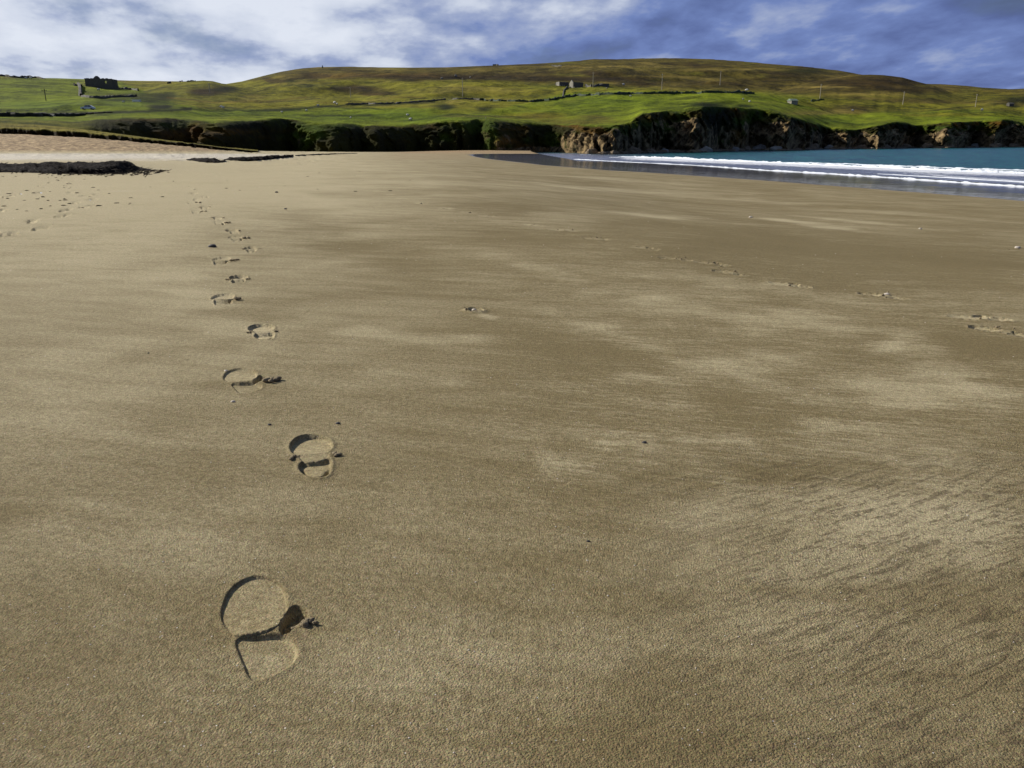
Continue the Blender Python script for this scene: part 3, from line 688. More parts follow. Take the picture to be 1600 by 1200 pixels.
# ------------------------------------------------------------------ seaweed banks
def bank(top, base, label, amp, seed, strands):
    """top/base: px,py polylines of a scarp of heaped kelp; real depth between them"""
    pxs = np.arange(base[0][0], base[-1][0] + .1, 1.2); tp = curve(top)(pxs); bp = curve(base)(pxs)
    V = []; nv = 15
    for i, px in enumerate(pxs):
        g = ground_hit(px, bp[i]); D0 = g[1]; zb = float(beach_z(np.array([g[0]]), np.array([D0]))[0])
        D1 = D0 + 1.0; zt = float(zat(tp[i], D1)); hgt = max(zt - zb, 0.02)
        for j in range(nv):
            s = j / (nv - 1)
            if s < .55: a = s / .55; d = D0 + 0.85 * a ** 1.3; z = zb + hgt * (a ** .7)
            else: a = (s - .55) / .45; d = D0 + .85 + 1.3 * a; z = zt - a * a * hgt * .7 - .02
            if s > .98: z -= .25
            if j == 0: z -= .03
            V.append((ray(px, 250)[0] / ray(px, 250)[1] * d, d, z))
    V = np.array(V); Hh = np.ones(len(V)); jj = np.tile(np.arange(nv), len(pxs))
    n3 = 1.3 * fbm(V[:, 0] * 1.7, V[:, 1] * 2.2, V[:, 2] * 4, o=5, seed=seed) + .6 * fbm(V[:, 0] * 9, V[:, 1] * 9, V[:, 2] * 16, o=3, seed=seed + 9)
    endf = np.repeat(np.minimum(1, np.minimum(pxs - pxs[0], pxs[-1] - pxs) / 14 + .15), nv)
    V[:, 1] -= amp * 2.4 * n3 * 1.0 * (jj > 0); V[:, 2] += amp * 1.0 * n3 * endf * (jj > 1)
    q = grid_quads(len(pxs), nv)[:, ::-1]
    o = link('seaweed_bank', mesh_np('seaweed_bank', V, q, True), KELP)
    tag(o, label, 'seaweed', 'banks of cast kelp along the top of the beach')
    m = MB()
    for i in range(strands):
        px = random.uniform(pxs[0] + 4, pxs[-1] - 3); k = int((px - pxs[0]) / 1.2); j = random.randint(0, 9)
        p = V[k * nv + j]; a = random.uniform(-.6, .6); L = random.uniform(.06, .26); lean = random.uniform(-.10, .10)
        b_ = (p[0] + L * math.cos(a), p[1] - .05 - .10 * random.random(), p[2] + lean - .05); p = (p[0], p[1] - .03, p[2] - .01)
        m.tube(p, b_, random.uniform(.004, .011), .003, 5)
    s_ = m.build('kelp_strands', KELPB, o, False); s_['kind'] = 'stuff'
    return o
bank([(-80, 256), (0, 255), (30, 255), (50, 253.5), (62, 254.5), (75, 252.5), (100, 253), (118, 251.5), (140, 252.8), (168, 251), (198, 251.5), (207, 254), (212, 259), (240, 266)],
     [(-80, 271), (0, 269.5), (40, 270), (80, 271.5), (140, 272.5), (180, 271), (205, 267.5), (225, 267), (244, 267)], 'long black bank of rotting seaweed at the left edge of the beach', .055, 3, 420)
bank([(292, 249), (300, 247), (315, 246), (335, 246.5), (345, 251), (352, 249)], [(292, 249.8), (305, 252), (320, 254), (335, 254.5), (345, 254.2), (352, 253)],
     'small dark seaweed clump right of the long bank', .05, 5, 120)
bank([(350, 249), (360, 245.5), (400, 244), (430, 242.5), (460, 241)], [(350, 249.6), (360, 251), (390, 252), (410, 250.5), (435, 248), (460, 245)],
     'middle dark strip of seaweed curving toward the cliffs', .05, 7, 160)
bank([(462, 242), (490, 240.6), (520, 239.8), (560, 239.0)], [(462, 244), (490, 242.6), (520, 241.3), (560, 239.8)],
     'thin farthest line of seaweed below the cliff foot', .04, 8, 90)

m = MB()
for i in range(520):
    px = random.gauss(150, 60); 
    if not -20 < px < 262: continue
    x, y, z = at_beach(px, random.uniform(266, 270) + abs(random.gauss(0, 2.6)) * (1 if 60 < px < 230 else .3)); a_ = random.uniform(-.5, .5); L = random.uniform(.03, .16)
    m.tube((x, y, z + .005), (x + L * math.cos(a_), y + L * math.sin(a_), z + random.uniform(.004, .05)), random.uniform(.006, .016), .004, 5)
tag(m.build('loose_kelp', KELPB), 'loose kelp fronds strewn on the sand at the foot of the long seaweed bank', 'seaweed', kind='stuff')

# ------------------------------------------------------------------ land behind the bay
skyline = curve([(-500, 118), (-200, 112), (0, 121), (100, 122), (215, 126), (300, 127), (345, 129.5), (360, 131), (385, 127), (420, 118), (450, 111), (480, 106.5), (504, 104.5), (550, 104), (600, 105), (650, 105.5),
                 (700, 105), (750, 103), (800, 101), (850, 98.5), (900, 95), (925, 92), (960, 92.5), (1000, 91), (1050, 90.5), (1100, 92), (1150, 95.5), (1200, 100), (1250, 104), (1300, 110),
                 (1340, 117), (1400, 127), (1430, 131), (1600, 141), (2200, 150)])
cl_top = curve([(-500, 176), (0, 186), (60, 188), (120, 190), (140, 189), (160, 186), (200, 183.5), (260, 184), (300, 187), (330, 190.5), (380, 189), (430, 184.5), (455, 186), (480, 190), (520, 192), (560, 193.5), (600, 195),
                (660, 192.5), (700, 187.5), (760, 186), (800, 190), (840, 192.5), (880, 195), (930, 196), (965, 195), (985, 190), (1003, 177), (1040, 172.5), (1080, 169), (1100, 166), (1150, 168), (1200, 172), (1240, 183),
                (1290, 198), (1340, 203), (1365, 196), (1400, 190), (1430, 196), (1480, 191), (1530, 189), (1570, 187), (1600, 192), (1800, 195), (2200, 200)])
cl_foot = curve([(-500, 190), (0, 197), (60, 199), (120, 204), (160, 214), (200, 226), (320, 234.2), (400, 237), (460, 238), (560, 238.8), (700, 237.8), (760, 236.5), (860, 235), (900, 238.6), (960, 240), (1060, 237.5), (1100, 236),
                 (1200, 234.8), (1300, 233), (1400, 232), (1500, 231), (1600, 229.5), (1800, 227.5), (2200, 226)])
D_foot = curve([(-500, 110), (0, 120), (130, 126), (200, 130), (320, 140), (460, 152), (560, 165), (700, 178), (760, 180), (860, 186), (900, 178), (960, 170), (1060, 192), (1100, 205), (1200, 238), (1300, 280), (1400, 318), (1500, 352), (1600, 400), (1800, 470), (2200, 560)])
saw = curve([(120, 0), (200, 3), (300, 7), (318, 2), (350, 5), (400, 8), (452, 16), (500, 3), (520, 3), (560, 6), (566, 7), (585, 2), (650, 8), (662, 6), (690, 3), (745, 11), (752, 11), (765, 5), (800, 6), (860, 13), (878, 15), (935, -2), (965, -4),
             (1000, 6), (1050, 14), (1062, 12), (1095, -3), (1130, 9), (1185, 17), (1235, -8), (1250, -5), (1270, 3), (1295, 12), (1325, -2), (1345, 6), (1372, -8), (1400, 4), (1440, 16), (1485, -8), (1500, 6), (1530, 15), (1562, -5), (1580, 4), (1605, -6), (2200, 0)])
PXc = np.concatenate([np.arange(-420, -20, 8.0), np.arange(-20, 1640, 1.45), np.arange(1640, 2100, 8.0)])
TX = (PXc - 800) / F; TX = TX / (cp - (200 - 600) / F * sp)      # x/y at about the height of the cliffs
nC = len(PXc)
Df = D_foot(PXc) + (saw(PXc) - 3) * np.interp(PXc, [0, 300, 850, 1100, 1600], [.6, 1.2, 1.3, 1.2, 1.5])
Df = Df + ((ridge(PXc / 16.0, PXc * 0, o=3, seed=4) - .5) * -5.0 * ss(820, 900, PXc) + fbm(PXc / 48, PXc * 0, o=4, seed=6) * 5 * ss(900, 800, PXc)) * ss(120, 220, PXc)
ft, tp_ = cl_foot(PXc), cl_top(PXc) + 1.2 * fbm(PXc / 14, PXc * 0, o=3, seed=14)
zf = np.minimum(zat(ft, D_foot(PXc)), 2.0)
water_side = ss(930, 980, PXc)
zf = zf * (1 - water_side) + (SEA - 0.05) * water_side
def gs(a, n=41):
    k = np.hanning(n); k /= k.sum(); return np.convolve(np.pad(a, n // 2, 'edge'), k, 'valid')
set_back = 9 + 5 * vnoise(PXc / 60, PXc * 0, seed=2)
Dt = gs(Df, 9) * 0.65 + D_foot(PXc) * 0.35 + set_back
DtS = gs(gs(Dt, 81)); tpS = gs(cl_top(PXc), 25)
zt = zat(tp_, Dt)
nv = 60
CV = np.zeros((nv, nC, 3)); prof = np.linspace(0, 1, nv)
bulge = vnoise(PXc / 30, PXc * 0, seed=44)
for j, s in enumerate(prof):
    k = s ** (1.5 + 0.8 * bulge)                   # steep rock below, rounding back into turf
    D = Df + (Dt - Df) * k
    z = zf + (zt - zf) * (1 - (1 - s) ** 1.35)
    if j == 0: z = z - 2.5
    CV[j, :, 0] = TX * D; CV[j, :, 1] = D; CV[j, :, 2] = z
brk = np.cumsum(random.Random(5).choices((12, 17, 23, 30, 41), k=90)) + 100
ofs = [random.Random(i).uniform(-1, 1) for i in range(90)]
lowcut = np.interp(PXc, np.repeat(brk, 2) + np.tile([-2.0, 7.0], 90), np.repeat(np.array([[o_, ] for o_ in ofs]), 2, axis=1).ravel() * np.tile([1, -1], 90) * 1.0)
CV[..., 1] += (lowcut * np.interp(PXc, [150, 450, 900, 1600], [0, 1.2, 3.2, 6]))[None] * (1 - ss(.25, .75, prof + 0))[:, None]
fade = (np.sin(np.pi * np.clip(prof * 0.96 + 0.06, 0, 1)) ** 0.6)[:, None]
cx_, cy_, cz_ = CV[..., 0], CV[..., 1], CV[..., 2]
slant = cx_ * 0.8 + cz_ * 0.9                       # tilted rock beds
n1 = ridge(slant / np.interp(PXc, [300, 840, 900, 2000], [19, 15, 7, 7])[None], cy_ / 14, cz_ / 12.0, o=4, seed=61) - .45
n2 = fbm(cx_ / 3.0, cy_ / 3.0, cz_ / 2.2, o=4, seed=71)
n3 = ridge(slant / 2.2, cy_ / 5, cz_ / 6, o=3, seed=81) - .45
low = (ss(150, 230, PXc) * (.75 + .25 * ss(840, 900, PXc)))[None]
n1 = n1 * np.interp(PXc, [820, 900], [.6, 1])[None]
n4 = fbm(cx_ / .9, cy_ / .9, cz_ / .9, o=3, seed=140)
disp = (-(n4 * 1.2 + n1 * (3.4 + 2.6 * ss(850, 1000, PXc)) + n2 * (2.6 + 1.6 * ss(850, 1000, PXc)) + n3 * (1.9 + 2.0 * ss(850, 1000, PXc)))) * fade * low
CV[..., 1] += disp; CV[..., 0] += disp * 0.35 * np.sign(0.5); CV[..., 2] += (n2 * 0.6 + n3 * .3) * fade * low * (np.arange(nv) > 1)[:, None]
# land above the cliffs: rows from the edge back over the hill
nh = 300
uu = np.linspace(0, 1, nh)
Drg = curve([(-500, 900), (200, 1000), (500, 1250), (1000, 1350), (1400, 1300), (2200, 1500)])(PXc)
# lines that fix how fast the land climbs: (fraction of log distance, photo row)
mid1 = curve([(-500, 165), (0, 168), (120, 167), (300, 166), (450, 170), (600, 163), (720, 155), (800, 159), (880, 149), (950, 146), (1100, 144), (1180, 146), (1240, 154), (1300, 168), (1400, 176), (1500, 172), (1600, 176), (2200, 182)])(PXc)
mid2 = curve([(-500, 140), (0, 145), (200, 150), (300, 147), (400, 143), (500, 138), (700, 130), (880, 134), (950, 135), (1030, 138), (1120, 136), (1200, 142), (1300, 152), (1400, 160), (1600, 158), (2200, 165)])(PXc)
HV = np.zeros((nh, nC, 3)); lt, lr = np.log(Dt), np.log(Drg); ltS = np.log(DtS); mid1 = gs(mid1); mid2 = gs(mid2)
sk = skyline(PXc)
for j, u in enumerate(uu):
    D = np.exp(lt + (lr + .25 - lt) * u)
    L = np.maximum(0, (np.log(D) - ltS) / (lr - ltS)); near_ = ss(0, .05, u)      # 0 at cliff edge, 1 at ridge
    tq = tp_ * (1 - near_) + tpS * near_
    py = np.where(L < .42, tq + (mid1 - tq) * (L / .42) * (near_ ** .5), np.where(L < .72, mid1 + (mid2 - mid1) * (L - .42) / .30, mid2 + (sk - mid2) * np.clip((L - .72) / .28, 0, 1) ** .85))
    z = zat(py, D); over = np.maximum(0, D - Drg); z = z - over * 0.22
    HV[j, :, 0] = TX * D; HV[j, :, 1] = D; HV[j, :, 2] = z
# hummocks
hx, hy = HV[..., 0], HV[..., 1]
Lg = (np.log(hy) - ltS) / (lr - ltS)
und = fbm(hx / 120, hy / 120, o=4, seed=90) * 7.0 * ss(.2, .6, Lg) + fbm(hx / 34, hy / 34, o=4, seed=91) * 2.6 * ss(0.02, .2, Lg) + fbm(hx / 9, hy / 9, o=3, seed=93) * .6
HV[..., 2] += und * ss(1.0, .88, Lg) * ss(0, .02, Lg)
def hump(px_line, py_line, D_line, front, back, ripple_amp=1.0, clip=(None, None)):
    """a nearer hill that rises out of the land: skyline (px,py) at distance D, easing down in front over `front` metres"""
    pk = curve(list(zip(px_line, py_line)))(PXc); Dk = curve(list(zip(px_line, D_line)))(PXc) if hasattr(D_line, '__len__') else np.full(nC, float(D_line))
    zk = zat(pk, Dk)
    if front is None: front = Dk - 215
    D = HV[..., 1]; s = D - Dk
    Dfr = Dk - front; pyf = None
    # base height where the hump starts
    zb = np.array([np.interp(Dfr[i], HV[:, i, 1], HV[:, i, 2]) for i in range(nC)])
    f = np.clip((D - Dfr) / front, 0, 1)
    e0 = (zb - EYE) / Dfr; e1 = (zk - EYE) / Dk
    zfront = EYE + (e0 + (e1 - e0) * (np.sin(f * np.pi / 2) ** 1.1)) * D
    zz_ = np.where(s <= 0, zfront, zk - (s / back) ** 1.5 * back * 0.5)
    zz_ = zz_ + ripple_amp * fbm(HV[..., 0] / 20, HV[..., 1] / 20, o=4, seed=int(Dk[0]) % 50) * ss(0, .15, f) * ss(1, .85, f)
    act = (pk < 200) & (D > Dfr)
    if clip[0] is not None: act &= (PXc >= clip[0])
    if clip[1] is not None: act &= (PXc <= clip[1])
    HV[..., 2] = np.where(act, np.maximum(HV[..., 2], zz_), HV[..., 2])
hump((-500, 120, 215, 250, 262, 275, 300, 325, 340, 355, 400, 2200), (260, 200, 146, 134.5, 131.5, 130.5, 127.5, 126, 127, 131, 142, 260), 760, 330, 160, 1.2)
hump((-500, 1100, 1200, 1290, 1320, 1350, 1370, 1400, 1425, 1450, 1480, 2200), (260, 175, 145, 121, 117.3, 116.5, 117.3, 121, 128, 134, 146, 260), 900, 330, 180, 1.2)
hump((-500, 1380, 1430, 1460, 1500, 1535, 1550, 1565, 1580, 1600, 1700, 2200), (260, 145, 131, 131.5, 134, 138, 140.5, 139.5, 139, 138, 136, 140), 1420, 400, 200, 1)
hump((-500, 1480, 1540, 1590, 1640, 1800, 2200), (260, 158, 150, 147, 150, 152, 156), 800, 250, 200, 1)
# hill on the left carrying the ruin, and the bank under the road
hump((-500, -200, 0, 30, 60, 100, 135, 176, 200, 222, 245, 270, 300, 340, 380, 420, 2200),
     (106, 108, 116, 118.5, 120.5, 124.5, 130.5, 137, 138, 141, 147, 153, 158, 163, 168, 260, 260), (480,) * 9 + (460, 430, 400, 370, 340, 320, 300, 300), None, 90, .8)
wall_band = True
step = ss(0, 1, np.clip((HV[..., 1] - 205) / 5, 0, 1)) * ss(230, 150, PXc)[None] * ss(262, 225, HV[..., 1])
HV[..., 2] += step * 1.0

# join cliff and land in one sheet
AV = np.concatenate([CV, HV[1:]], 0); nR = AV.shape[0]
PXv, PYv = project(AV[..., 0], AV[..., 1], AV[..., 2])
rowi = np.arange(nR)[:, None] * np.ones((1, nC))
iscliff = rowi < nv
# plant cover and painted shade -----------------------------------------------------------------
def lin(r, g, b): return np.array([((c / 255) ** 2.2) for c in (r, g, b)])
PAST = lin(106, 118, 32); PAST2 = lin(86, 103, 26); OLIVE = lin(114, 111, 38); BROWN = lin(86, 76, 38); HEATH_SHADE = lin(54, 43, 24); DARKG = lin(32, 42, 16); STRAW = lin(150, 132, 72); VEG_SHADE = lin(44, 44, 16); BRACK = lin(96, 72, 30); SHADEG = lin(30, 36, 16)
colr = np.zeros((nR, nC, 3)) + OLIVE
wx = PXv + 16 * fbm(PXv / 45, PYv / 9, o=4, seed=100); wy = PYv + 3.2 * fbm(PXv / 40, PYv / 8, o=4, seed=101)
def lay(c, a): 
    a = np.clip(a, 0, 1)[..., None]; colr[:] = colr * (1 - a) + c * a
def blob(px, py, rx, ry, c, a=1.0, p=1.5):
    r = ((wx - px) / rx) ** 2 + ((wy - py) / ry) ** 2; lay(c, a * np.exp(-np.maximum(r, 0) ** p))
top_line = curve([(0, 60), (360, 80), (420, 130), (500, 122), (600, 124), (660, 128), (760, 122), (800, 126), (870, 134), (1000, 137), (1150, 142), (1250, 150), (1400, 160), (1600, 165), (2000, 165)])(wx)
lay(BROWN, ss(2.5, -2.5, wy - top_line) * .9)
pasture = curve([(-400, 100), (0, 100), (150, 100), (230, 150), (330, 172), (430, 172), (520, 168), (640, 168), (760, 172), (820, 160), (900, 142), (1000, 142), (1150, 144), (1200, 148), (1230, 160), (1300, 175), (1400, 180), (1600, 182), (2000, 182)])(wx)
lay(PAST, ss(-1.5, 2, wy - pasture) * .92)
lay(OLIVE * .9 + PAST * .2, .5 * ss(.1, .7, fbm(wx / 60, wy / 9, o=4, seed=103)))
lay(STRAW * .8, .45 * ss(.15, .6, fbm(wx / 50, wy / 5, o=4, seed=104)) * (wy < 165))
lay(HEATH_SHADE, .7 * ss(.05, .55, fbm(wx / 70, wy / 5, o=4, seed=105)) * ss(142, 120, wy) * (wx > 380))  # heather patches that also paint the small-scale shading of hummocks
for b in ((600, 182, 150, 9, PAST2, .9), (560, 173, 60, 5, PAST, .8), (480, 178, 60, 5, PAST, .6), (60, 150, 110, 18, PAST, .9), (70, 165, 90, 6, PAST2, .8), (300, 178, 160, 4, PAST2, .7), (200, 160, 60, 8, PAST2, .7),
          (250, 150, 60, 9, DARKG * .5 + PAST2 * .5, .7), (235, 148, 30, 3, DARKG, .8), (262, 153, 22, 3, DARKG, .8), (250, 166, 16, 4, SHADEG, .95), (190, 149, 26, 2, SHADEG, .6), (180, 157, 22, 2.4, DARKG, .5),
          (700, 118, 90, 6, BROWN * .8, .8), (712, 121, 30, 3.6, SHADEG, .95), (640, 118, 60, 4, BRACK, .6), (800, 119, 70, 3.5, HEATH_SHADE, .8), (860, 128, 60, 5, HEATH_SHADE, .8), (780, 130, 100, 6, OLIVE, .6), (740, 140, 90, 6, STRAW * .7 + OLIVE * .3, .5),
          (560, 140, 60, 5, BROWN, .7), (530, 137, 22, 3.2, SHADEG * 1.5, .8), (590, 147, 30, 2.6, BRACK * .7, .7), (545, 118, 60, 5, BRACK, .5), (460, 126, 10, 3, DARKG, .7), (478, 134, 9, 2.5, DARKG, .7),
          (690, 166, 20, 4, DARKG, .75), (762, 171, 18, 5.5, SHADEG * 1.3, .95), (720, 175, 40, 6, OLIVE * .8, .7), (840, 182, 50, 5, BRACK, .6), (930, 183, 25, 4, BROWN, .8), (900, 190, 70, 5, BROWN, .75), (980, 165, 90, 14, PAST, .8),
          (940, 158, 90, 10, PAST2, .6), (900, 136, 90, 4, PAST, .3), (1000, 150, 130, 4, PAST * 1.05, .6), (1180, 153, 90, 9, PAST, .8), (950, 115, 60, 4, HEATH_SHADE, .8), (960, 124, 80, 5, HEATH_SHADE, .85), (1010, 130, 30, 4, HEATH_SHADE, .8),
          (1120, 130, 60, 4, HEATH_SHADE, .7), (1260, 112, 50, 5, DARKG, .7), (1230, 118, 40, 4, HEATH_SHADE, .6), (1360, 128, 100, 12, HEATH_SHADE * 1.15, .9), (1400, 140, 70, 5, HEATH_SHADE, .7), (1250, 140, 60, 6, BROWN, .7), (1330, 170, 34, 7, BROWN * .85, .9),
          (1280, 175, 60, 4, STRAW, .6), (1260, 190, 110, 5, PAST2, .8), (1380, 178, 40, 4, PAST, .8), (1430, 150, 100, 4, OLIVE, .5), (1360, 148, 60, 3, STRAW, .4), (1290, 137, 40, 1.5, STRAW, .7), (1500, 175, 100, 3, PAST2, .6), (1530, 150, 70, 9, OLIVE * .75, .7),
          (1590, 155, 30, 6, DARKG, .7), (1578, 163, 8, 5, SHADEG, .9), (1480, 130, 40, 2, HEATH_SHADE, .7), (1560, 180, 60, 4, PAST, .5), (330, 141, 26, 6, HEATH_SHADE, .85), (345, 139, 18, 3, SHADEG, .7), (280, 138, 50, 5, OLIVE * .8, .7), (300, 150, 70, 5, OLIVE, .8),
          (322, 143, 30, 7, HEATH_SHADE * .75, .9), (350, 139, 20, 4, SHADEG * 1.2, .8), (252, 167, 18, 4, SHADEG, .95), (255, 150, 28, 4, DARKG, .85), (230, 158, 20, 3, DARKG, .7), (530, 137, 22, 3, SHADEG * 1.4, .9), (560, 138, 44, 5, HEATH_SHADE, .85), (590, 145, 40, 4, HEATH_SHADE * 1.2, .8), (600, 121, 70, 4, HEATH_SHADE, .7), (720, 121, 60, 5, HEATH_SHADE * .8, .85), (850, 124, 90, 4, HEATH_SHADE * .8, .8), (690, 168, 20, 3, DARKG, .9), (452, 170, 14, 2, SHADEG, .9), (1110, 163, 38, 3, DARKG, .9), (1168, 165, 12, 2, DARKG, .9), (870, 103, 12, 1.2, DARKG, .8), (1150, 108, 60, 2, STRAW, .5), (1000, 105, 60, 2, STRAW, .4), (900, 105, 60, 1.5, STRAW, .4)):
    blob(*b)  # dark blobs: shrubs and heath, with shaded hollows painted into the colour
def track(pts, c, wpx=1.2, a=.9):
    """narrow band of another tint: plant cover, a path, or shade painted dark"""
    xs = [p[0] for p in pts]; ys = [p[1] for p in pts]
    yy = np.interp(PXv, xs, ys) + .8 * fbm(PXv / 12, PXv * 0, o=2, seed=int(xs[0]) % 90)
    m_ = (PXv > xs[0]) & (PXv < xs[-1]); lay(c, a * np.exp(-((PYv - yy) / wpx) ** 2) * m_)
track([(-100, 177), (0, 178), (60, 178.5), (140, 177), (250, 173), (300, 170.5)], SHADEG, 2.6, .95)  # painted shade of the embankment below the road
track([(-60, 173), (90, 173.2), (120, 172.6)], DARKG, .8, .9)
track([(130, 150), (180, 151), (215, 150)], SHADEG, 1.5, .95)
track([(400, 172), (460, 170.5), (500, 166.5), (600, 163.5), (680, 159.5)], DARKG, 1.6, .9)
track([(350, 172), (400, 173.2), (450, 173), (470, 171)], DARKG, 1.2, .8)
track([(400, 161), (450, 158), (500, 154)], BROWN * .8, .8, .8); track([(400, 144), (420, 137), (440, 131)], BROWN * .7, .9, .7)
track([(610, 151.5), (660, 152.5), (665, 153)], BRACK * .7, .9, .6); track([(640, 156), (665, 152.5)], SHADEG, .9, .8)
track([(690, 181.5), (760, 181.8), (800, 184)], STRAW, .6, .5); track([(920, 147), (1000, 145.5), (1030, 148)], STRAW, .7, .3)
track([(1300, 160), (1400, 168), (1420, 167), (1460, 171), (1500, 168)], DARKG, .9, .7); track([(1460, 172), (1530, 166), (1580, 160)], BROWN * .7, .9, .6)
track([(470, 181), (540, 181.2), (580, 181)], DARKG, .8, .7)
track([(260, 152), (330, 160), (420, 158), (480, 152)], BRACK, 1.2, .5)
# skyline heather edge, darker than the slopes
cvt = np.clip(1 - ss(.55, .95, prof), 0, 1)
crow = np.zeros((nR, nC)); crow[:nv] = prof[:, None]; crow[nv:] = 1
vegn = fbm(AV[..., 0] / 6, AV[..., 1] / 6, AV[..., 2] / 4, o=4, seed=120)
cm = iscliff * ss(1.02, .80, crow + .18 * vegn)
cm = cm * ss(90, 170, PXv); lay(OLIVE * .75, iscliff * ss(200, 120, PXv) * .8); lay(VEG_SHADE, cm); lay(BRACK * .8, cm * ss(.0, .5, fbm(AV[..., 0] / 9, AV[..., 2] / 3, o=3, seed=121)))
lay(lin(66, 84, 24), cm * .6 * ss(.05, .5, fbm(AV[..., 0] / 7, AV[..., 2] / 5, o=3, seed=122)))
rock_and_sun = curve([(120, 0), (300, .1), (450, .3), (470, .45), (520, .3), (560, .28), (700, .35), (760, .5), (870, .45), (900, .85), (960, .7), (1040, .55), (1080, .9), (1130, .5), (1200, .8), (1280, .8), (1360, .9), (2000, .95)])(PXv)  # more rock on sunlit faces; dark plants paint the black shaded stretches
rockv = (rock_and_sun - .08) * ss(.92, .30, crow + .40 * vegn) * iscliff
rockv = np.maximum(rockv, iscliff * .8 * ss(.22, .04, crow) * ss(600, 900, PXv))
land_q = grid_quads(nR, nC)
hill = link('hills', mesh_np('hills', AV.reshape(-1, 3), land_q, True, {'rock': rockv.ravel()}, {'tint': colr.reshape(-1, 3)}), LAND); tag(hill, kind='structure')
print('hills', len(land_q), 'beach', len(Q))

first_vis = np.maximum.accumulate(np.where(np.arange(nR)[:, None] >= 0, -PYv, 0), 0)     # highest row reached so far
visible = -PYv >= first_vis - 0.05
def on_land(px, py, hill_only=True, dmin=0):
    i = int(np.argmin(np.abs(PXc - px)));
    if i < nC - 1 and i > 0: pass
    c = np.abs(PYv[:, i] - py) + np.where(visible[:, i], 0, 50) + (0 if not hill_only else np.where(iscliff[:, i], 50, 0)) + np.where(AV[:, i, 1] < dmin, 90, 0)
    j = int(np.argmin(c)); D = AV[j, i, 1]; t = AV[j, i, 0] / D
    u, yy, z_ = ray(px, py)
    return Vector((u / yy * D, D, float(AV[j, i, 2])))
def land_z(x, D):
    t = x / D; i = int(np.argmin(np.abs(TX - t))); return float(np.interp(D, HV[:, i, 1], HV[:, i, 2]))

# ------------------------------------------------------------------ grass tongue between beach and fields (left)
tg_f = curve([(-400, 208), (0, 208), (60, 210), (110, 213), (150, 216.5), (185, 218.5), (230, 221.5), (280, 224), (330, 229.5), (400, 236.8)])
tg_e = curve([(-400, 200), (0, 201), (60, 202.5), (110, 206), (150, 209), (185, 212.5), (230, 217.5), (280, 222.5), (330, 229), (400, 236.6)])
tg_t = curve([(-400, 191), (0, 192.5), (60, 195), (100, 198.5), (150, 204.5), (200, 211), (260, 219), (300, 224.5), (340, 229.5), (400, 236.4)])
pxs = np.concatenate([np.arange(-400, 0, 10.0), np.arange(0, 402, 1.5)]); nP = len(pxs)
tb = (pxs - 800) / F / (cp - (205 - 600) / F * sp)
TV = []; ntg = 26
D0 = 66 + 0.8 * fbm(pxs / 9, pxs * 0, o=4, seed=7)
bx_ = beach_z(tb * D0, D0)
zedge = zat(tg_f(pxs) + 1.6 * fbm(pxs / 10, pxs * 0, o=2, seed=51) * ss(400, 250, pxs), D0); face = (zat(tg_e(pxs), D0) - zat(tg_f(pxs), D0)) / .8 + .02
for j in range(ntg):
    s = j / (ntg - 1)
    if j == 0: D = D0 - .35; z = np.minimum(bx_, zedge) - .6
    elif j < 7: a = (j - 1) / 5; D = D0 + .10 * a - .15 * math.sin(a * 3.1); z = (zedge - .35 * face) * (1 - a) + (zedge + face * .8) * a - (.25 * face if j == 1 else 0)
    elif j < 20:
        a = (j - 6) / 13; D = D0 + 14 * a; zt_ = zat(tg_t(pxs), D0 + 14); z = (zedge + face * .8) * (1 - a) + np.maximum(zt_, zedge) * a + .10 * fbm(pxs / 8, D / 2, o=3, seed=9) * math.sin(a * 3.1)
    else: a = (j - 19) / 6; D = D0 + 14 + 50 * a; z = np.maximum(zt_, zedge) - 2.2 * a
    TV.append(np.stack([tb * D, D + 0 * pxs, z + 0 * pxs], -1))
TV = np.array(TV)
TV[2:7, :, 1] += .25 * fbm(TV[2:7, :, 0] * 1.5, TV[2:7, :, 2] * 3, o=3, seed=77)
tcol = np.zeros((ntg, nP, 3)) + lin(112, 104, 42)
nn = fbm(TV[..., 0] / 3, TV[..., 1] / 3, o=4, seed=66)[..., None]
tcol = tcol * (1 + .3 * nn); tcol[:6] = lin(40, 34, 18); tcol[20:] = DARKG * 1.4  # front face tinted dark to paint its shade
tongue = link('grass_bank', mesh_np('grass_bank', TV.reshape(-1, 3), grid_quads(ntg, nP), True, {'rock': np.zeros(ntg * nP)}, {'tint': tcol.reshape(-1, 3)}), LAND); tag(tongue, kind='structure')

# ------------------------------------------------------------------ sea
sD = np.concatenate([np.arange(16, 30, 1.0), np.arange(30, 160, .45), np.geomspace(160, 620, 130), np.geomspace(640, 4500, 20)])
sT = np.concatenate([np.arange(-0.12, .68, .0026), np.arange(.68, 1.2, .012), np.geomspace(1.2, 12, 12)])
SX = sD[:, None] * sT[None]; SDD = np.repeat(sD[:, None], len(sT), 1)
sPX, sPY = project(SX, SDD, np.full_like(SX, SEA))
f2line = curve([(900, 240), (968, 245.2), (1050, 248), (1100, 250.3), (1200, 254.3), (1300, 259), (1400, 263.5), (1500, 268), (1600, 271.5), (1900, 287), (2600, 320)])
f1line = curve([(700, 234), (880, 247.5), (896, 249), (990, 254), (1080, 258.5), (1200, 267), (1300, 272.5), (1400, 279), (1500, 286), (1600, 293), (1900, 315), (2600, 360)])
between = ss(-2.5, 1.0, sPY - f2line(sPX)); shallow = np.clip(between + .0, 0, 1)
shallow = np.maximum(shallow, ss(1040, 930, sPX) * ss(238, 243, sPY) * .9)
foam = 0.12 + 0.20 * shallow
foam += .36 * np.exp(-((sPY - f2line(sPX) - 1.5) / 3.2) ** 2) * ss(940, 1000, sPX)
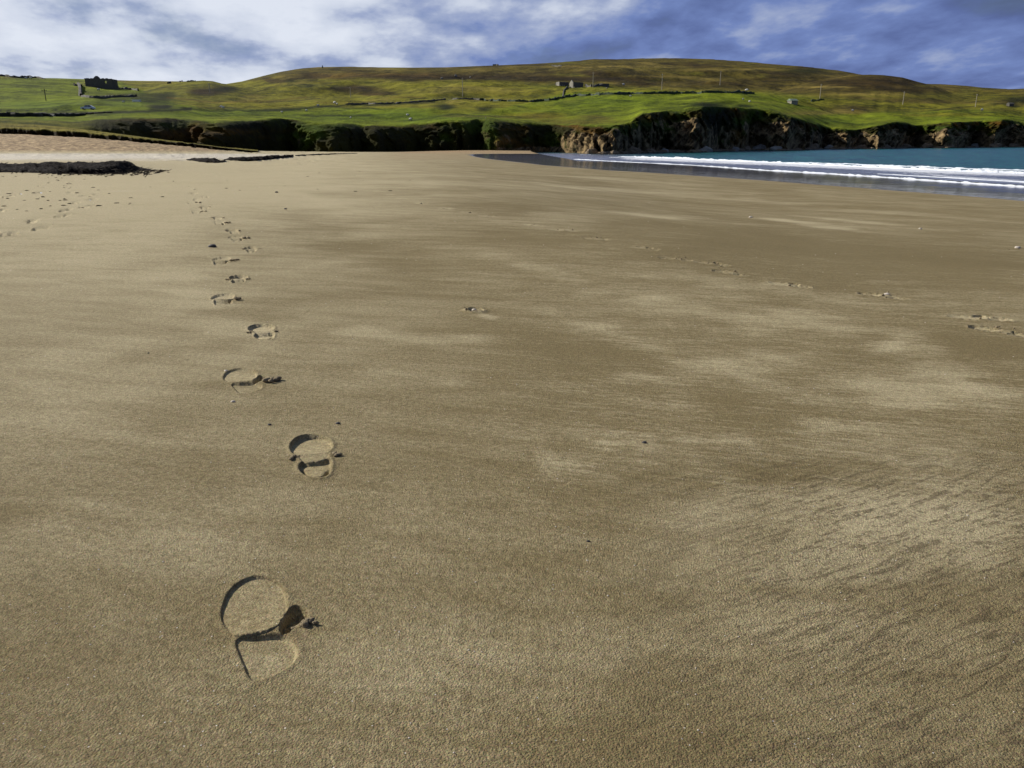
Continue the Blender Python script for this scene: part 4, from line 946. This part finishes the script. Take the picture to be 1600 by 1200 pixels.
foam += .25 * ss(1350, 1500, sPX) * np.exp(-((sPY - f1line(sPX) + 9) / 3) ** 2)
foam -= .25 * ss(-3, -8, sPY - f2line(sPX))
SZ = SEA + (.05 * fbm(SX / 5, SDD / 2.0, o=3, seed=200) + .10 * fbm(SX / 14, SDD / 7, o=2, seed=201)) * ss(1.0, 0, shallow) * ss(50, 90, SDD) + .012 * fbm(SX / 2, SDD / 1, o=3, seed=202)
keep = (sT[None] > -0.14) & (SX > -40)
sea = link('sea', mesh_np('sea', np.stack([SX, SDD, SZ], -1).reshape(-1, 3), grid_quads(len(sD), len(sT)), True, {'shallow': shallow.ravel(), 'foam': foam.ravel()}), WATER); tag(sea, kind='structure')
def wave(line, x0, x1, hpx, wpx, label, seed, ends):
    """rolling white breaker: a lumpy crested ridge of foam lying along the swash line"""
    pxs = np.arange(x0, x1, .9); py = line(pxs)
    D = (EYE - SEA) / -np.array([elev(a, b) for a, b in zip(pxs, py)])
    t = np.array([ray(a, b)[0] / ray(a, b)[1] for a, b in zip(pxs, py)])
    end = ss(0, ends, pxs - x0)
    hgt = curve(hpx)(pxs) * D / F * end * .56 * (.35 + .7 * vnoise(pxs / 7, pxs * 0, seed=seed) + .25 * vnoise(pxs / 2.2, pxs * 0, seed=seed + 3))
    wd = np.maximum(hgt * 1.5, .2) * (1 + 0 * pxs); nb2 = 9; V = []
    for j in range(nb2):
        a = j / (nb2 - 1); off = -wd * .9 + a * wd * 4.2; hh = hgt * (math.sin(math.pi * a ** .55)) ** .8 if 0 < j < nb2 - 1 else hgt * 0 - .05
        V.append(np.stack([t * D, D + off, SEA + hh + .02], -1))
    V = np.array(V); nz = fbm(V[..., 0] * 1.4, V[..., 1] * 1.4, o=4, seed=seed + 5)
    V[1:-1, :, 2] += nz[1:-1] * hgt[None] * .5; V[:, :, 1] += .7 * nz * wd[None]
    o = link('breaking_wave', mesh_np('breaking_wave', V.reshape(-1, 3), grid_quads(nb2, len(pxs)), True), FOAM)
    tag(o, label, 'wave', 'white breaking waves rolling onto the beach'); return o
wave(f2line, 966, 1700, [(966, 1.5), (1000, 3), (1030, 5.0), (1060, 4.2), (1100, 3.8), (1200, 4.0), (1300, 4.6), (1400, 5.5), (1500, 6), (1700, 7)], 0, 'broad white breaker farther from the sand, in front of the green sea', 300, 8)
wave(f1line, 896, 1700, [(896, 1.3), (1100, 1.6), (1200, 2.6), (1300, 2.8), (1500, 3.2), (1700, 3.6)], 0, 'thin white line of foam at the edge of the wet sand', 320, 4)
sm = lambda pts: curve(pts)
wave(lambda q: f2line(q) - np.interp(q, [1200, 1300, 1600], [1.5, 3.0, 4.5]), 1225, 1700, [(1225, 1), (1400, 3), (1700, 4)], 0, 'broken back crest behind the broad breaker, toward the right edge', 371, 30)
wave(lambda q: f1line(q) - np.interp(q, [1340, 1600], [5, 8]), 1370, 1700, [(1370, .6), (1700, 1.6)], 0, 'faint low foam ridge between the two long breakers at the right', 372, 30)
wave(sm([(938, 246), (990, 246.2)]), 952, 992, [(940, 2), (990, 1.6)], 0, 'short white foam patch at the left tip of the waves', 340, 6)
wave(sm([(900, 242), (935, 241.8)]), 906, 924, [(900, .9), (935, .9)], 0, 'tiny foam streak beside the far orange sand', 350, 4)
wave(sm([(930, 241), (970, 240.6)]), 937, 952, [(900, .9), (990, .9)], 0, 'tiny foam streak under the pale cliff', 360, 4)

# ------------------------------------------------------------------ rocks at the cliff foot
def foot_pos(px, dy):
    i = int(np.argmin(np.abs(PXc - px))); D = float(AV[:12, i, 1].min()) - dy; return TX[i] * D, D
def rock(px, r, lab, dy=1.5, z=None, mat=None, fl=1.0):
    x, D = foot_pos(px, dy); z = (SEA if px > 905 else float(beach_z(np.array([x]), np.array([D]))[0])) if z is None else z
    m = MB(); m.blob((0, 0, r * .22), (r * 1.35, r, r * .8 * fl), 12, 8, .17, px)
    return tag(m.build('rock', mat or PALESTONE, loc=(x, D, z)), lab, 'rock', 'rocks along the foot of the sea cliffs')
BROWNROCK = simple_mat('brown_rock', (0.20, 0.15, 0.09), 0.95, 0.6, 1.5, 0.8, bdist=0.2)
for px, r, lab in ((925, 1.0, 'low brown rock just past the end of the orange sand'), (990, 1.3, 'brown boulder at the waterline under the dark cove wall'), (1018, .9, 'small rock left of the white splash under the dark cliff'),
                   (1040, .8, 'small rock right of the splash under the dark cliff'), (1105, 1.2, 'flat pale rock at the foot of the slanting rock face'), (1150, 1.0, 'small pale rock in the shaded middle cliff foot'),
                   (1168, 1.1, 'pale rock beside the waterline left of the tall brown buttress'), (1192, 1.6, 'large lit rock below the tall brown buttress'), (1215, 1.2, 'brown rock right of the large lit rock'),
                   (1272, 1.8, 'broad yellowish boulder standing in front of the dark cleft'), (1300, 1.3, 'brown boulder right of the broad yellowish one'), (1352, 1.4, 'brown boulder at the foot of the streaked cliff'),
                   (1388, 1.3, 'low rock under the dark gully'), (1420, 1.5, 'grey slab at the water below the gully'), (1455, 1.8, 'grey slab right of the gully by the water'), (1490, 1.4, 'pale rock at the waterline right part'),
                   (1528, 1.6, 'low dark rock near the right end of the cliffs'), (1560, 1.8, 'brown rock before the last lit buttress'), (1588, 1.6, 'rock at the right edge of the cliff foot'), (872, .8, 'dark rock where the orange sand meets the cliff')):
    rock(px, r, lab, 1.0, mat=BROWNROCK if random.random() < .7 else PALESTONE)
m = MB()
for i in range(420):
    px = random.uniform(930, 1640); x, D = foot_pos(px, random.uniform(-1.5, 2.5)); r = random.uniform(.25, .8)
    m.blob((x, D, SEA + r * .1), (r * 1.5, r, r * .7), 7, 5, .2, i)
tag(m.build('cliff_foot_rubble', BROWNROCK), 'line of small brown rocks and rubble along the water under the cliffs', 'rocks', kind='stuff')

# ------------------------------------------------------------------ dry-stone walls
def wall(pts, hpx, label, seed, mat=STONE, thick=.8, group='dry-stone walls on the hill', hill=True, rough=.35, dmin=0):
    px = []; py = []
    for (a, b), (c, d) in zip(pts[:-1], pts[1:]):
        n = max(2, int(math.hypot(c - a, (d - b) * 2) / 1.6)); px += list(np.linspace(a, c, n, endpoint=False)); py += list(np.linspace(b, d, n, endpoint=False))
    px.append(pts[-1][0]); py.append(pts[-1][1])
    C = np.array([on_land(a, b, hill, dmin) for a, b in zip(px, py)])
    if len(C) > 6:
        kk = np.ones(5) / 5
        Dm = np.convolve(np.pad(C[:, 1], 2, 'edge'), kk, 'valid'); C[:, 0] *= Dm / C[:, 1]; C[:, 1] = Dm
        C[:, 2] = [land_z(a, b) for a, b in zip(C[:, 0], C[:, 1])]
    T = np.gradient(C[:, :2], axis=0); T /= np.linalg.norm(T, axis=1)[:, None] + 1e-9; N = np.stack([-T[:, 1], T[:, 0]], -1)
    n = len(C); hp = hpx if not hasattr(hpx, '__len__') else np.interp(np.linspace(0, 1, n), np.linspace(0, 1, len(hpx)), hpx)
    H = .78 * hp * C[:, 1] / F * (1 - rough + 2 * rough * vnoise(np.arange(n) * .7, np.arange(n) * 0, seed=seed))
    V = []
    for side, top, k in ((-1, 0, 1.0), (-1, .55, .85), (-1, 1, .6), (1, 1, .6), (1, .55, .85), (1, 0, 1.0)):
        q = np.zeros((n, 3)); jit = .12 * (vnoise(np.arange(n) * 1.3 + top * 9, np.arange(n) * 0 + side, seed=seed + 1) - .5)
        q[:, :2] = C[:, :2] + N * (side * thick / 2 * k + jit)[:, None]; q[:, 2] = C[:, 2] + (H * top if top else -1.2); V.append(q)
    V = np.array(V); q = grid_quads(6, n)
    base = C[n // 2].copy(); me = mesh_np('stone_wall', V.reshape(-1, 3) - base, q, False)
    o = link('stone_wall', me, mat, loc=tuple(base)); tag(o, label, 'wall', group); return o
BANKSHADE = simple_mat('dark_bank_shade', (0.022, 0.022, 0.012), 0.95, 0.5, 0.8, 0.8, bdist=0.1)  # near-black tone painting the shade of the road bank
GREENSTONE = simple_mat('mossy_stone', (0.040, 0.058, 0.030), 0.95, 0.4, 1.0, 0.8, bdist=0.1)
wall([(540, 163.5), (600, 162.5), (640, 160.5), (680, 157.5), (710, 155.5), (730, 155.2), (750, 156.5)], 2.6, 'dark dry-stone wall curving up below the pole in mid field', 1)
wall([(750, 156.5), (790, 158.5), (830, 159), (860, 157), (880, 153), (900, 150), (940, 148), (1000, 147), (1060, 145.6), (1110, 145)], 3.6, 'long mossy dry-stone wall running right under the ruined farmstead', 2, GREENSTONE)
wall([(1110, 145), (1150, 145.4), (1178, 147)], 3.2, 'right end stretch of the mossy wall with a sheep above it', 3, GREENSTONE)
wall([(879.5, 151), (880, 146), (882, 140), (888, 136.5), (897, 135.5)], 2.6, 'short wall curving up the slope to the farm ruins', 4, STONE)
wall([(914, 134.6), (930, 135), (950, 135)], 3.8, 'broken grey wall right of the gabled farm ruin', 5, STONE)
wall([(-30, 118), (0, 118), (20, 119.5), (35, 121), (45, 120.5), (58, 121), (70, 123)], [5, 5, 3.2, 3.0, 4.0, 3.2, 1.5], 'dark stone dyke along the crest at the top left corner', 6, STONE, dmin=250)
wall([(122, 133), (125, 136), (126, 142), (125, 149), (127, 151)], 6.0, 'dark wall running straight down the pasture from the ruin', 7, STONE, dmin=200, thick=1.2)
wall([(128, 152.3), (150, 153), (180, 152.3), (213, 151)], 4.0, 'dark wall across the slope below the ruined house', 8, STONE, dmin=200)
wall([(177, 139), (190, 140), (205, 139.4), (216, 141.5)], 4.0, 'tumbled wall trailing right from the ruined house', 9, STONE, dmin=250)
wall([(-60, 181), (0, 181.5), (40, 182), (80, 181), (120, 179.5), (150, 177.5), (175, 175.5)], [7, 7, 6.5, 5.5, 4.5, 3, 1.5], 'added dark wall for the shaded bank below the road at the left edge, under the car', 16, BANKSHADE, rough=.2, thick=1.6)  # wall added to make the embankment's dark shaded band
wall([(116, 133), (128, 134.5)], 4.5, 'stub of fallen wall on the crest left of the ruin', 10, STONE, dmin=250)
wall([(262, 131.8), (270, 130.6), (285, 129.3)], 3.2, 'low dark wall on the skyline knoll behind the ruin', 11, STONE, dmin=500)
wall([(292, 129), (300, 127.6), (306, 127)], 2, 'short tumbled wall on the top of the knoll', 12, STONE, dmin=500)
wall([(862, 103.5), (878, 103.6)], 2.4, 'small square sheepfold wall high on the moor', 13, STONE)
wall([(770, 102.2), (779, 102.2)], 1.8, 'tiny stone fold on the skyline of the moor', 14, STONE)
wall([(1255, 160), (1270, 157.5), (1287, 156.5)], 1.6, 'low wall behind the small hut on the right slope', 15, GREENSTONE)

# ------------------------------------------------------------------ ruins
def part(m, name, mat, parent): return m.build(name, mat, parent)
def ruin_big():
    p = on_land(157, 136.5, dmin=300); s = p.y / F
    o = empty('ruined_house', (p.x, p.y - 1, p.z - .3)); tag(o, 'dark roofless stone house on the left skyline with a stepped gable and one open window', 'ruined house')
    W, H = 39 * s, 12.6 * s; dep = 5.2
    m = MB(); x0 = -W / 2                               # front wall, built round the window hole (light shows through)
    wx0, wx1, wz0, wz1 = x0 + 28.2 * s, x0 + 31.6 * s, 6.2 * s, 9.6 * s
    m.box(((x0 + wx0) / 2, 0, H / 2 - .6), (wx0 - x0, .7, H + 1.2), jit=.05); m.box(((wx1 - x0) / 2 + 0.0, 0, H / 2 - .6), (W / 2 * 2 - (wx1 - x0), .7, H + 1.2), jit=.05) if False else None
    m.box(((wx1 + W / 2) / 2, 0, H / 2 - .6), (W / 2 - wx1, .7, H + 1.2), jit=.05)
    m.box(((wx0 + wx1) / 2, 0, wz0 / 2 - .6), (wx1 - wx0 - .02, .66, wz0 + 1.2)); m.box(((wx0 + wx1) / 2, 0, (wz1 + H) / 2), (wx1 - wx0 - .02, .66, H - wz1))
    for i in range(16):
        xx = x0 + W * random.random(); m.box((xx, 0, H + .02), (random.uniform(.4, 1.1), .6, random.uniform(.1, .45)), jit=.06)
    part(m, 'front_wall', STONE, o)
    m = MB(); gx = x0 + 16 * s                           # gable rising above the wall head
    for i, (wd, zz_) in enumerate(((9, 0), (7, .9), (5, 1.7), (3, 2.4))): m.box((gx, .9, H + zz_ * s + .25), (wd * s, .6, .9 * s * 1.6), jit=.05)
    part(m, 'gable', STONE, o)
    m = MB()
    for sx in (-1, 1): m = MB(); m.box((sx * (W / 2 - .34), dep / 2 + .36, H / 2 - .6), (.64, dep - .02, H + 1.0), jit=.06); part(m, 'end_wall', STONE, o)
    m = MB(); bz = 4.5 * s; m.box((0, dep + .72, bz / 2 - .6), (W, .68, bz + 1.2), jit=.05)
    part(m, 'rear_wall', STONE, o)
    return o
ruin_big()
def farm(px, py, wpx, hpx, label, gable=False, mat=PALESTONE, rz=.5, depth=4.0):
    p = on_land(px, py); s = p.y / F; W, H = wpx * s, hpx * s
    o = empty('farm_ruin', (p.x, p.y, p.z - .2), rz); tag(o, label, 'ruined building', 'ruined farm buildings behind the mossy wall')
    m = MB(); m.box((0, 0, H / 2 - .4), (W, .7, H + .8), jit=.12); part(m, 'front_wall', STONE, o)
    m = MB(); m.box((-W / 2 + .35, depth / 2 + .36, H / 2 - .4), (.68, depth, H + .8), jit=.1)
    if gable: m.prism([(0.4, H), (depth, H), (depth / 2 + .2, H + 1.6)], -W / 2, -W / 2 + .66)
    part(m, 'gable_wall', mat, o)  # paler stone on the left end wall paints its sunlit side
    m = MB(); m.box((0, depth + .75, H * .42 - .4), (W, .7, H * .85 + .8), jit=.12); m.box((W / 2 - .35, depth / 2 + .36, H * .35 - .4), (.68, depth, H * .7 + .8), jit=.1); part(m, 'rear_wall', STONE, o)
    m = MB()
    for i in range(9): m.blob((random.uniform(-W / 2, W / 2), -random.uniform(.5, 1.4), .1), (.5, .4, .35), 7, 5, .2, i)
    part(m, 'fallen_stones', mat, o)['kind'] = 'stuff'
    return o
farm(881, 134.2, 16, 5.2, 'leftmost roofless farm ruin with a pale end wall', False)
farm(903, 136.2, 17, 7.5, 'taller farm ruin with a pale gable beside the utility pole', True)
farm(946, 135.4, 12, 4.5, 'small low farm ruin at the right end of the broken wall', False, STONE)
p = on_land(1238, 163); s = p.y / F
o = empty('field_hut', (p.x, p.y, p.z - .15), .45); tag(o, 'small low hut with a green-grey roof alone on the right slope', 'hut')
m = MB(); m.box((0, 0, .8), (4.2, 3.0, 1.9), jit=.03); part(m, 'walls', PALESTONE, o)
m = MB(); m.prism([(-1.8, 1.75), (1.8, 1.75), (0, 2.7)], -2.35, 2.35); part(m, 'roof', ROOF, o)
m = MB(); m.box((2.12, 0, .7), (.08, .9, 1.4)); part(m, 'door', DARKWOOD, o)
# cairn / post on the moor skyline
p = on_land(504, 106); o = empty('cairn', (p.x, p.y, p.z - .3)); tag(o, 'dark standing cairn on the skyline of the main hill', 'cairn')
m = MB()
for i in range(7): m.blob((random.uniform(-.25, .25), random.uniform(-.2, .2), .3 + i * .52), (1.35 - i * .15, 1.2 - i * .14, .42), 9, 6, .14, i)
part(m, 'stacked_stones', STONE, o)
p = on_land(1578, 166); 
o = empty('gully_shadow_block', (p.x, p.y, p.z - .3), .3); tag(o, 'dark block added for the gully shadow in the hill fold at the right edge', 'shadow block')  # added solid standing in for the shadow of a gully
m = MB(); m.box((0, 0, 1.9), (6, 4, 4.2), jit=.12); part(m, 'walls', STONE, o); o.scale = (.7, .7, .5); m = MB(); m.prism([(-2.3, 4.02), (2.3, 4.02), (0, 5.9)], -3.2, 3.2); part(m, 'roof', STONE, o)  # walls and roof only shape the added gully shadow block

# ------------------------------------------------------------------ utility poles
def pole(px, base, top, label, dark=False, hillmin=0):
    p = on_land(px, base, dmin=hillmin); H = (base - top) * p.y / F * 1.02
    o = empty('utility_pole', (p.x, p.y, p.z - .3)); tag(o, label, 'utility pole', 'utility poles crossing the hillside')
    mat = DARKWOOD if dark else WOOD; r = .0003 * p.y + .04
    m = MB(); m.tube((0, 0, 0), (0, 0, H + .3), r * 1.15, r * .85, 10); part(m, 'pole', mat, o)
    m = MB(); m.box((0, -r - .06, H - .35), (1.7, .12, .14), rz=.0); part(m, 'crossarm', mat, o)
    for sx in (-.75, 0, .75):
        m = MB(); m.tube((sx, -r - .08, H - .25), (sx, -r - .08, H + .08), .09, .06, 6); part(m, 'insulator', PALESTONE, o)
    return o
for a in ((72, 157.5, 141, 'dark thin pole standing in the green left pasture', True, 200), (328, 146, 132, 'faint pole on the dark flank of the far knoll', False, 500), (548, 152, 138, 'faint pole in front of the dark hollow left of centre', False),
          (723, 150.5, 125.5, 'bright tall pole just above the mid-field wall, nearest the centre', False), (926.5, 136.5, 116, 'pole standing directly beside the farm ruins', False), (1034, 140, 118, 'pole on the heather edge above the mossy wall', False),
          (1125, 133, 113.5, 'pole up on the brown moor above the right end of the mossy wall', False), (1281, 154.5, 134.5, 'pole with a clear crossarm above the small hut', False), (1410.5, 164, 145, 'pole below the dark rounded hill on the right', False),
          (1524, 166.5, 149.5, 'rightmost pole toward the edge of the hillside', False)):
    pole(*a)

# ------------------------------------------------------------------ car, sheeting, sheep
p = on_land(138, 171.8, dmin=150); print('car', p); s = p.y / F
o = empty('parked_car', (p.x, p.y, p.z + .02), R(8)); tag(o, 'small pale blue-grey car parked on the grass verge below the ruin', 'car')
k = 18.5 * s / 4.2; o.scale = (k, k, k)
def side_poly(pts, half, m, taper=0.0):
    b = len(m.v); n = len(pts)
    for sgn in (-1, 1):
        for x, z in pts: m.v.append((x, sgn * (half - taper * max(0, z - .85)), z))
    m.f.append(tuple(b + i for i in range(n))); m.f.append(tuple(b + n + i for i in range(n))[::-1])
    for i in range(n): m.f.append((b + i, b + n + i, b + n + (i + 1) % n, b + (i + 1) % n))
m = MB(); side_poly([(-2.1, .28), (-2.12, .62), (-2.02, .88), (-1.1, .92), (1.75, .95), (2.02, .88), (2.1, .6), (2.08, .28)], .84, m); part(m, 'body', PAINT, o)
m = MB(); side_poly([(-1.15, .93), (-.55, 1.42), (.9, 1.47), (1.72, .96)], .80, m, .25); cab = part(m, 'cabin', PAINT, o)
for sgn in (-1, 1):
    for x0_, x1_, x2_, x3_ in ((-.98, -.52, .10, .10), (.18, .18, .85, 1.45)):
        m = MB(); y0, y1 = sgn * .80, sgn * .70
        m.v = [(x0_, y0, .98), (x3_, y0, .98), (x2_, y1, 1.38), (x1_, y1, 1.38)]; m.f = [(0, 1, 2, 3)]
        part(m, 'window', GLASS, cab)
for x0_, x1_, nm in ((-1.14, -.60, 'windscreen'), (1.70, .95, 'rear_window')):
    m = MB(); e = -.02 if x0_ < 0 else .02; m.v = [(x0_ + e, -.7, .96), (x0_ + e, .7, .96), (x1_ + e, .6, 1.40), (x1_ + e, -.6, 1.40)]; m.f = [(0, 1, 2, 3)]; part(m, nm, GLASS, cab)
for x in (-1.35, 1.3):
    for sgn in (-1, 1): m = MB(); m.tube((x, sgn * .66, .31), (x, sgn * .87, .31), .31, .31, 14); wh = part(m, 'wheel', RUBBER, o); m = MB(); m.tube((x, sgn * .872, .31), (x, sgn * .885, .31), .17, .17, 10); part(m, 'rim', PALESTONE, wh)
for sgn in (-1, 1): m = MB(); m.box((-2.11, sgn * .6, .68), (.06, .3, .14)); part(m, 'headlight', WHITE, o)
p = on_land(213.5, 159, dmin=200); m = MB()
m.box((0, 0, .3), (2.7, .9, .5), taper=.8, jit=.04); m.box((0, 0, .62), (2.9, 1.0, .1), jit=.02)
tag(m.build('feed_trough', WHITE, loc=tuple(p)), 'long white trough lying on the green slope right of the car', 'trough'); col.objects[-1].rotation_euler = (0, 0, R(-6))
def sheep_proto():
    o = empty('sheep', (0, 0, 0))
    m = MB(); m.blob((0, 0, .62), (.56, .28, .32), 12, 8, .06, 4); part(m, 'body', WOOL, o)
    m = MB(); m.blob((.66, 0, .72), (.17, .10, .12), 8, 6, .04, 2); hd = part(m, 'head', SHEEPFACE, o)
    for sg in (-1, 1): m = MB(); m.box((.58, sg * .14, .80), (.05, .12, .05)); part(m, 'ear', SHEEPFACE, hd)
    for x in (-.33, .33):
        for y in (-.13, .13): m = MB(); m.tube((x, y, 0), (x, y, .45), .035, .055, 6); part(m, 'leg', SHEEPFACE, o)
    return o
proto = sheep_proto()
flock = ((523, 163.3, 1.3, 'white sheep by the dark bank above the bright green field'), (526.5, 163.8, .9, 'smaller sheep just right of the one by the dark bank'), (497, 166.5, 1, 'lone sheep left of the dark bank above the field'), (479, 174.6, .9, 'sheep at the left edge of the bright green field'),
         (440.5, 176, .9, 'sheep grazing above the dark cove on the left cliff'), (637, 181.3, 1.2, 'upper sheep of the two near the cliff edge at centre'), (641.5, 189, 1.3, 'lower sheep of the two, right at the cliff edge'), (548, 185, .8, 'sheep in the middle of the bright green field'),
         (346, 168.8, 1.2, 'left sheep of the pair in the valley below the knoll'), (349, 169.4, 1.1, 'right sheep of the pair in the valley below the knoll'), (1166.5, 144.6, 1.6, 'white sheep standing at the right end of the mossy wall'), (1161, 157, .9, 'sheep in the right pasture above the cliff notch'),
         (1171, 160, .9, 'sheep nearest the dark notch in the right pasture'), (193, 161, 1, 'lone sheep on the slope between the car and the white trough'), (48, 122.4, 1.1, 'sheep under the crest dyke at top left'), (41, 123.0, .9, 'sheep left of another under the crest dyke'),
         (154, 140.5, 1.1, 'sheep grazing right below the ruined house'), (1332, 174.5, 1, 'sheep on the right-hand headland above the cliffs'), (1534, 174, 1.3, 'sheep on the green strip near the right edge'), (974, 134.5, 1.1, 'sheep on the grass right of the farm ruins'), (985, 152, .9, 'sheep in the pasture under the mossy wall'))
for i, (px, py, sc, lab) in enumerate(flock):
    o = proto if i == 0 else copy_tree(proto)
    p = on_land(px, py, dmin=150); o.location = (p.x, p.y, land_z(p.x, p.y) - .03); o.rotation_euler = (0, 0, random.uniform(-.7, .7) + random.choice((0, math.pi))); o.scale = (max(.55, 3.6 * p.y / F) * min(sc, 1.3),) * 3
    tag(o, lab, 'sheep', 'sheep grazing on the hill')
for px, py, r, lab in ((712, 119.5, 2.2, 'white boulder in the dark hollow under the skyline, centre one'), (690.5, 122.8, 2.0, 'white boulder left of the dark hollow'), (735, 121.5, 1.4, 'small pale stone right of the dark hollow'), (948, 138.5, 1.3, 'pale stone below the farm ruins'), (1098, 161, .9, 'dark boulder left of the cliff notch'), (759, 184.5, 1.0, 'pale stone at the cliff edge right of centre')):
    p = on_land(px, py); r = r * p.y / F; m = MB(); m.blob((0, 0, r * .3), (r, r * .8, r * .8), 10, 7, .16, px)
    tag(m.build('boulder', PALESTONE if 'dark b' not in lab else STONE, loc=tuple(p)), lab, 'boulder', 'boulders scattered over the hill')
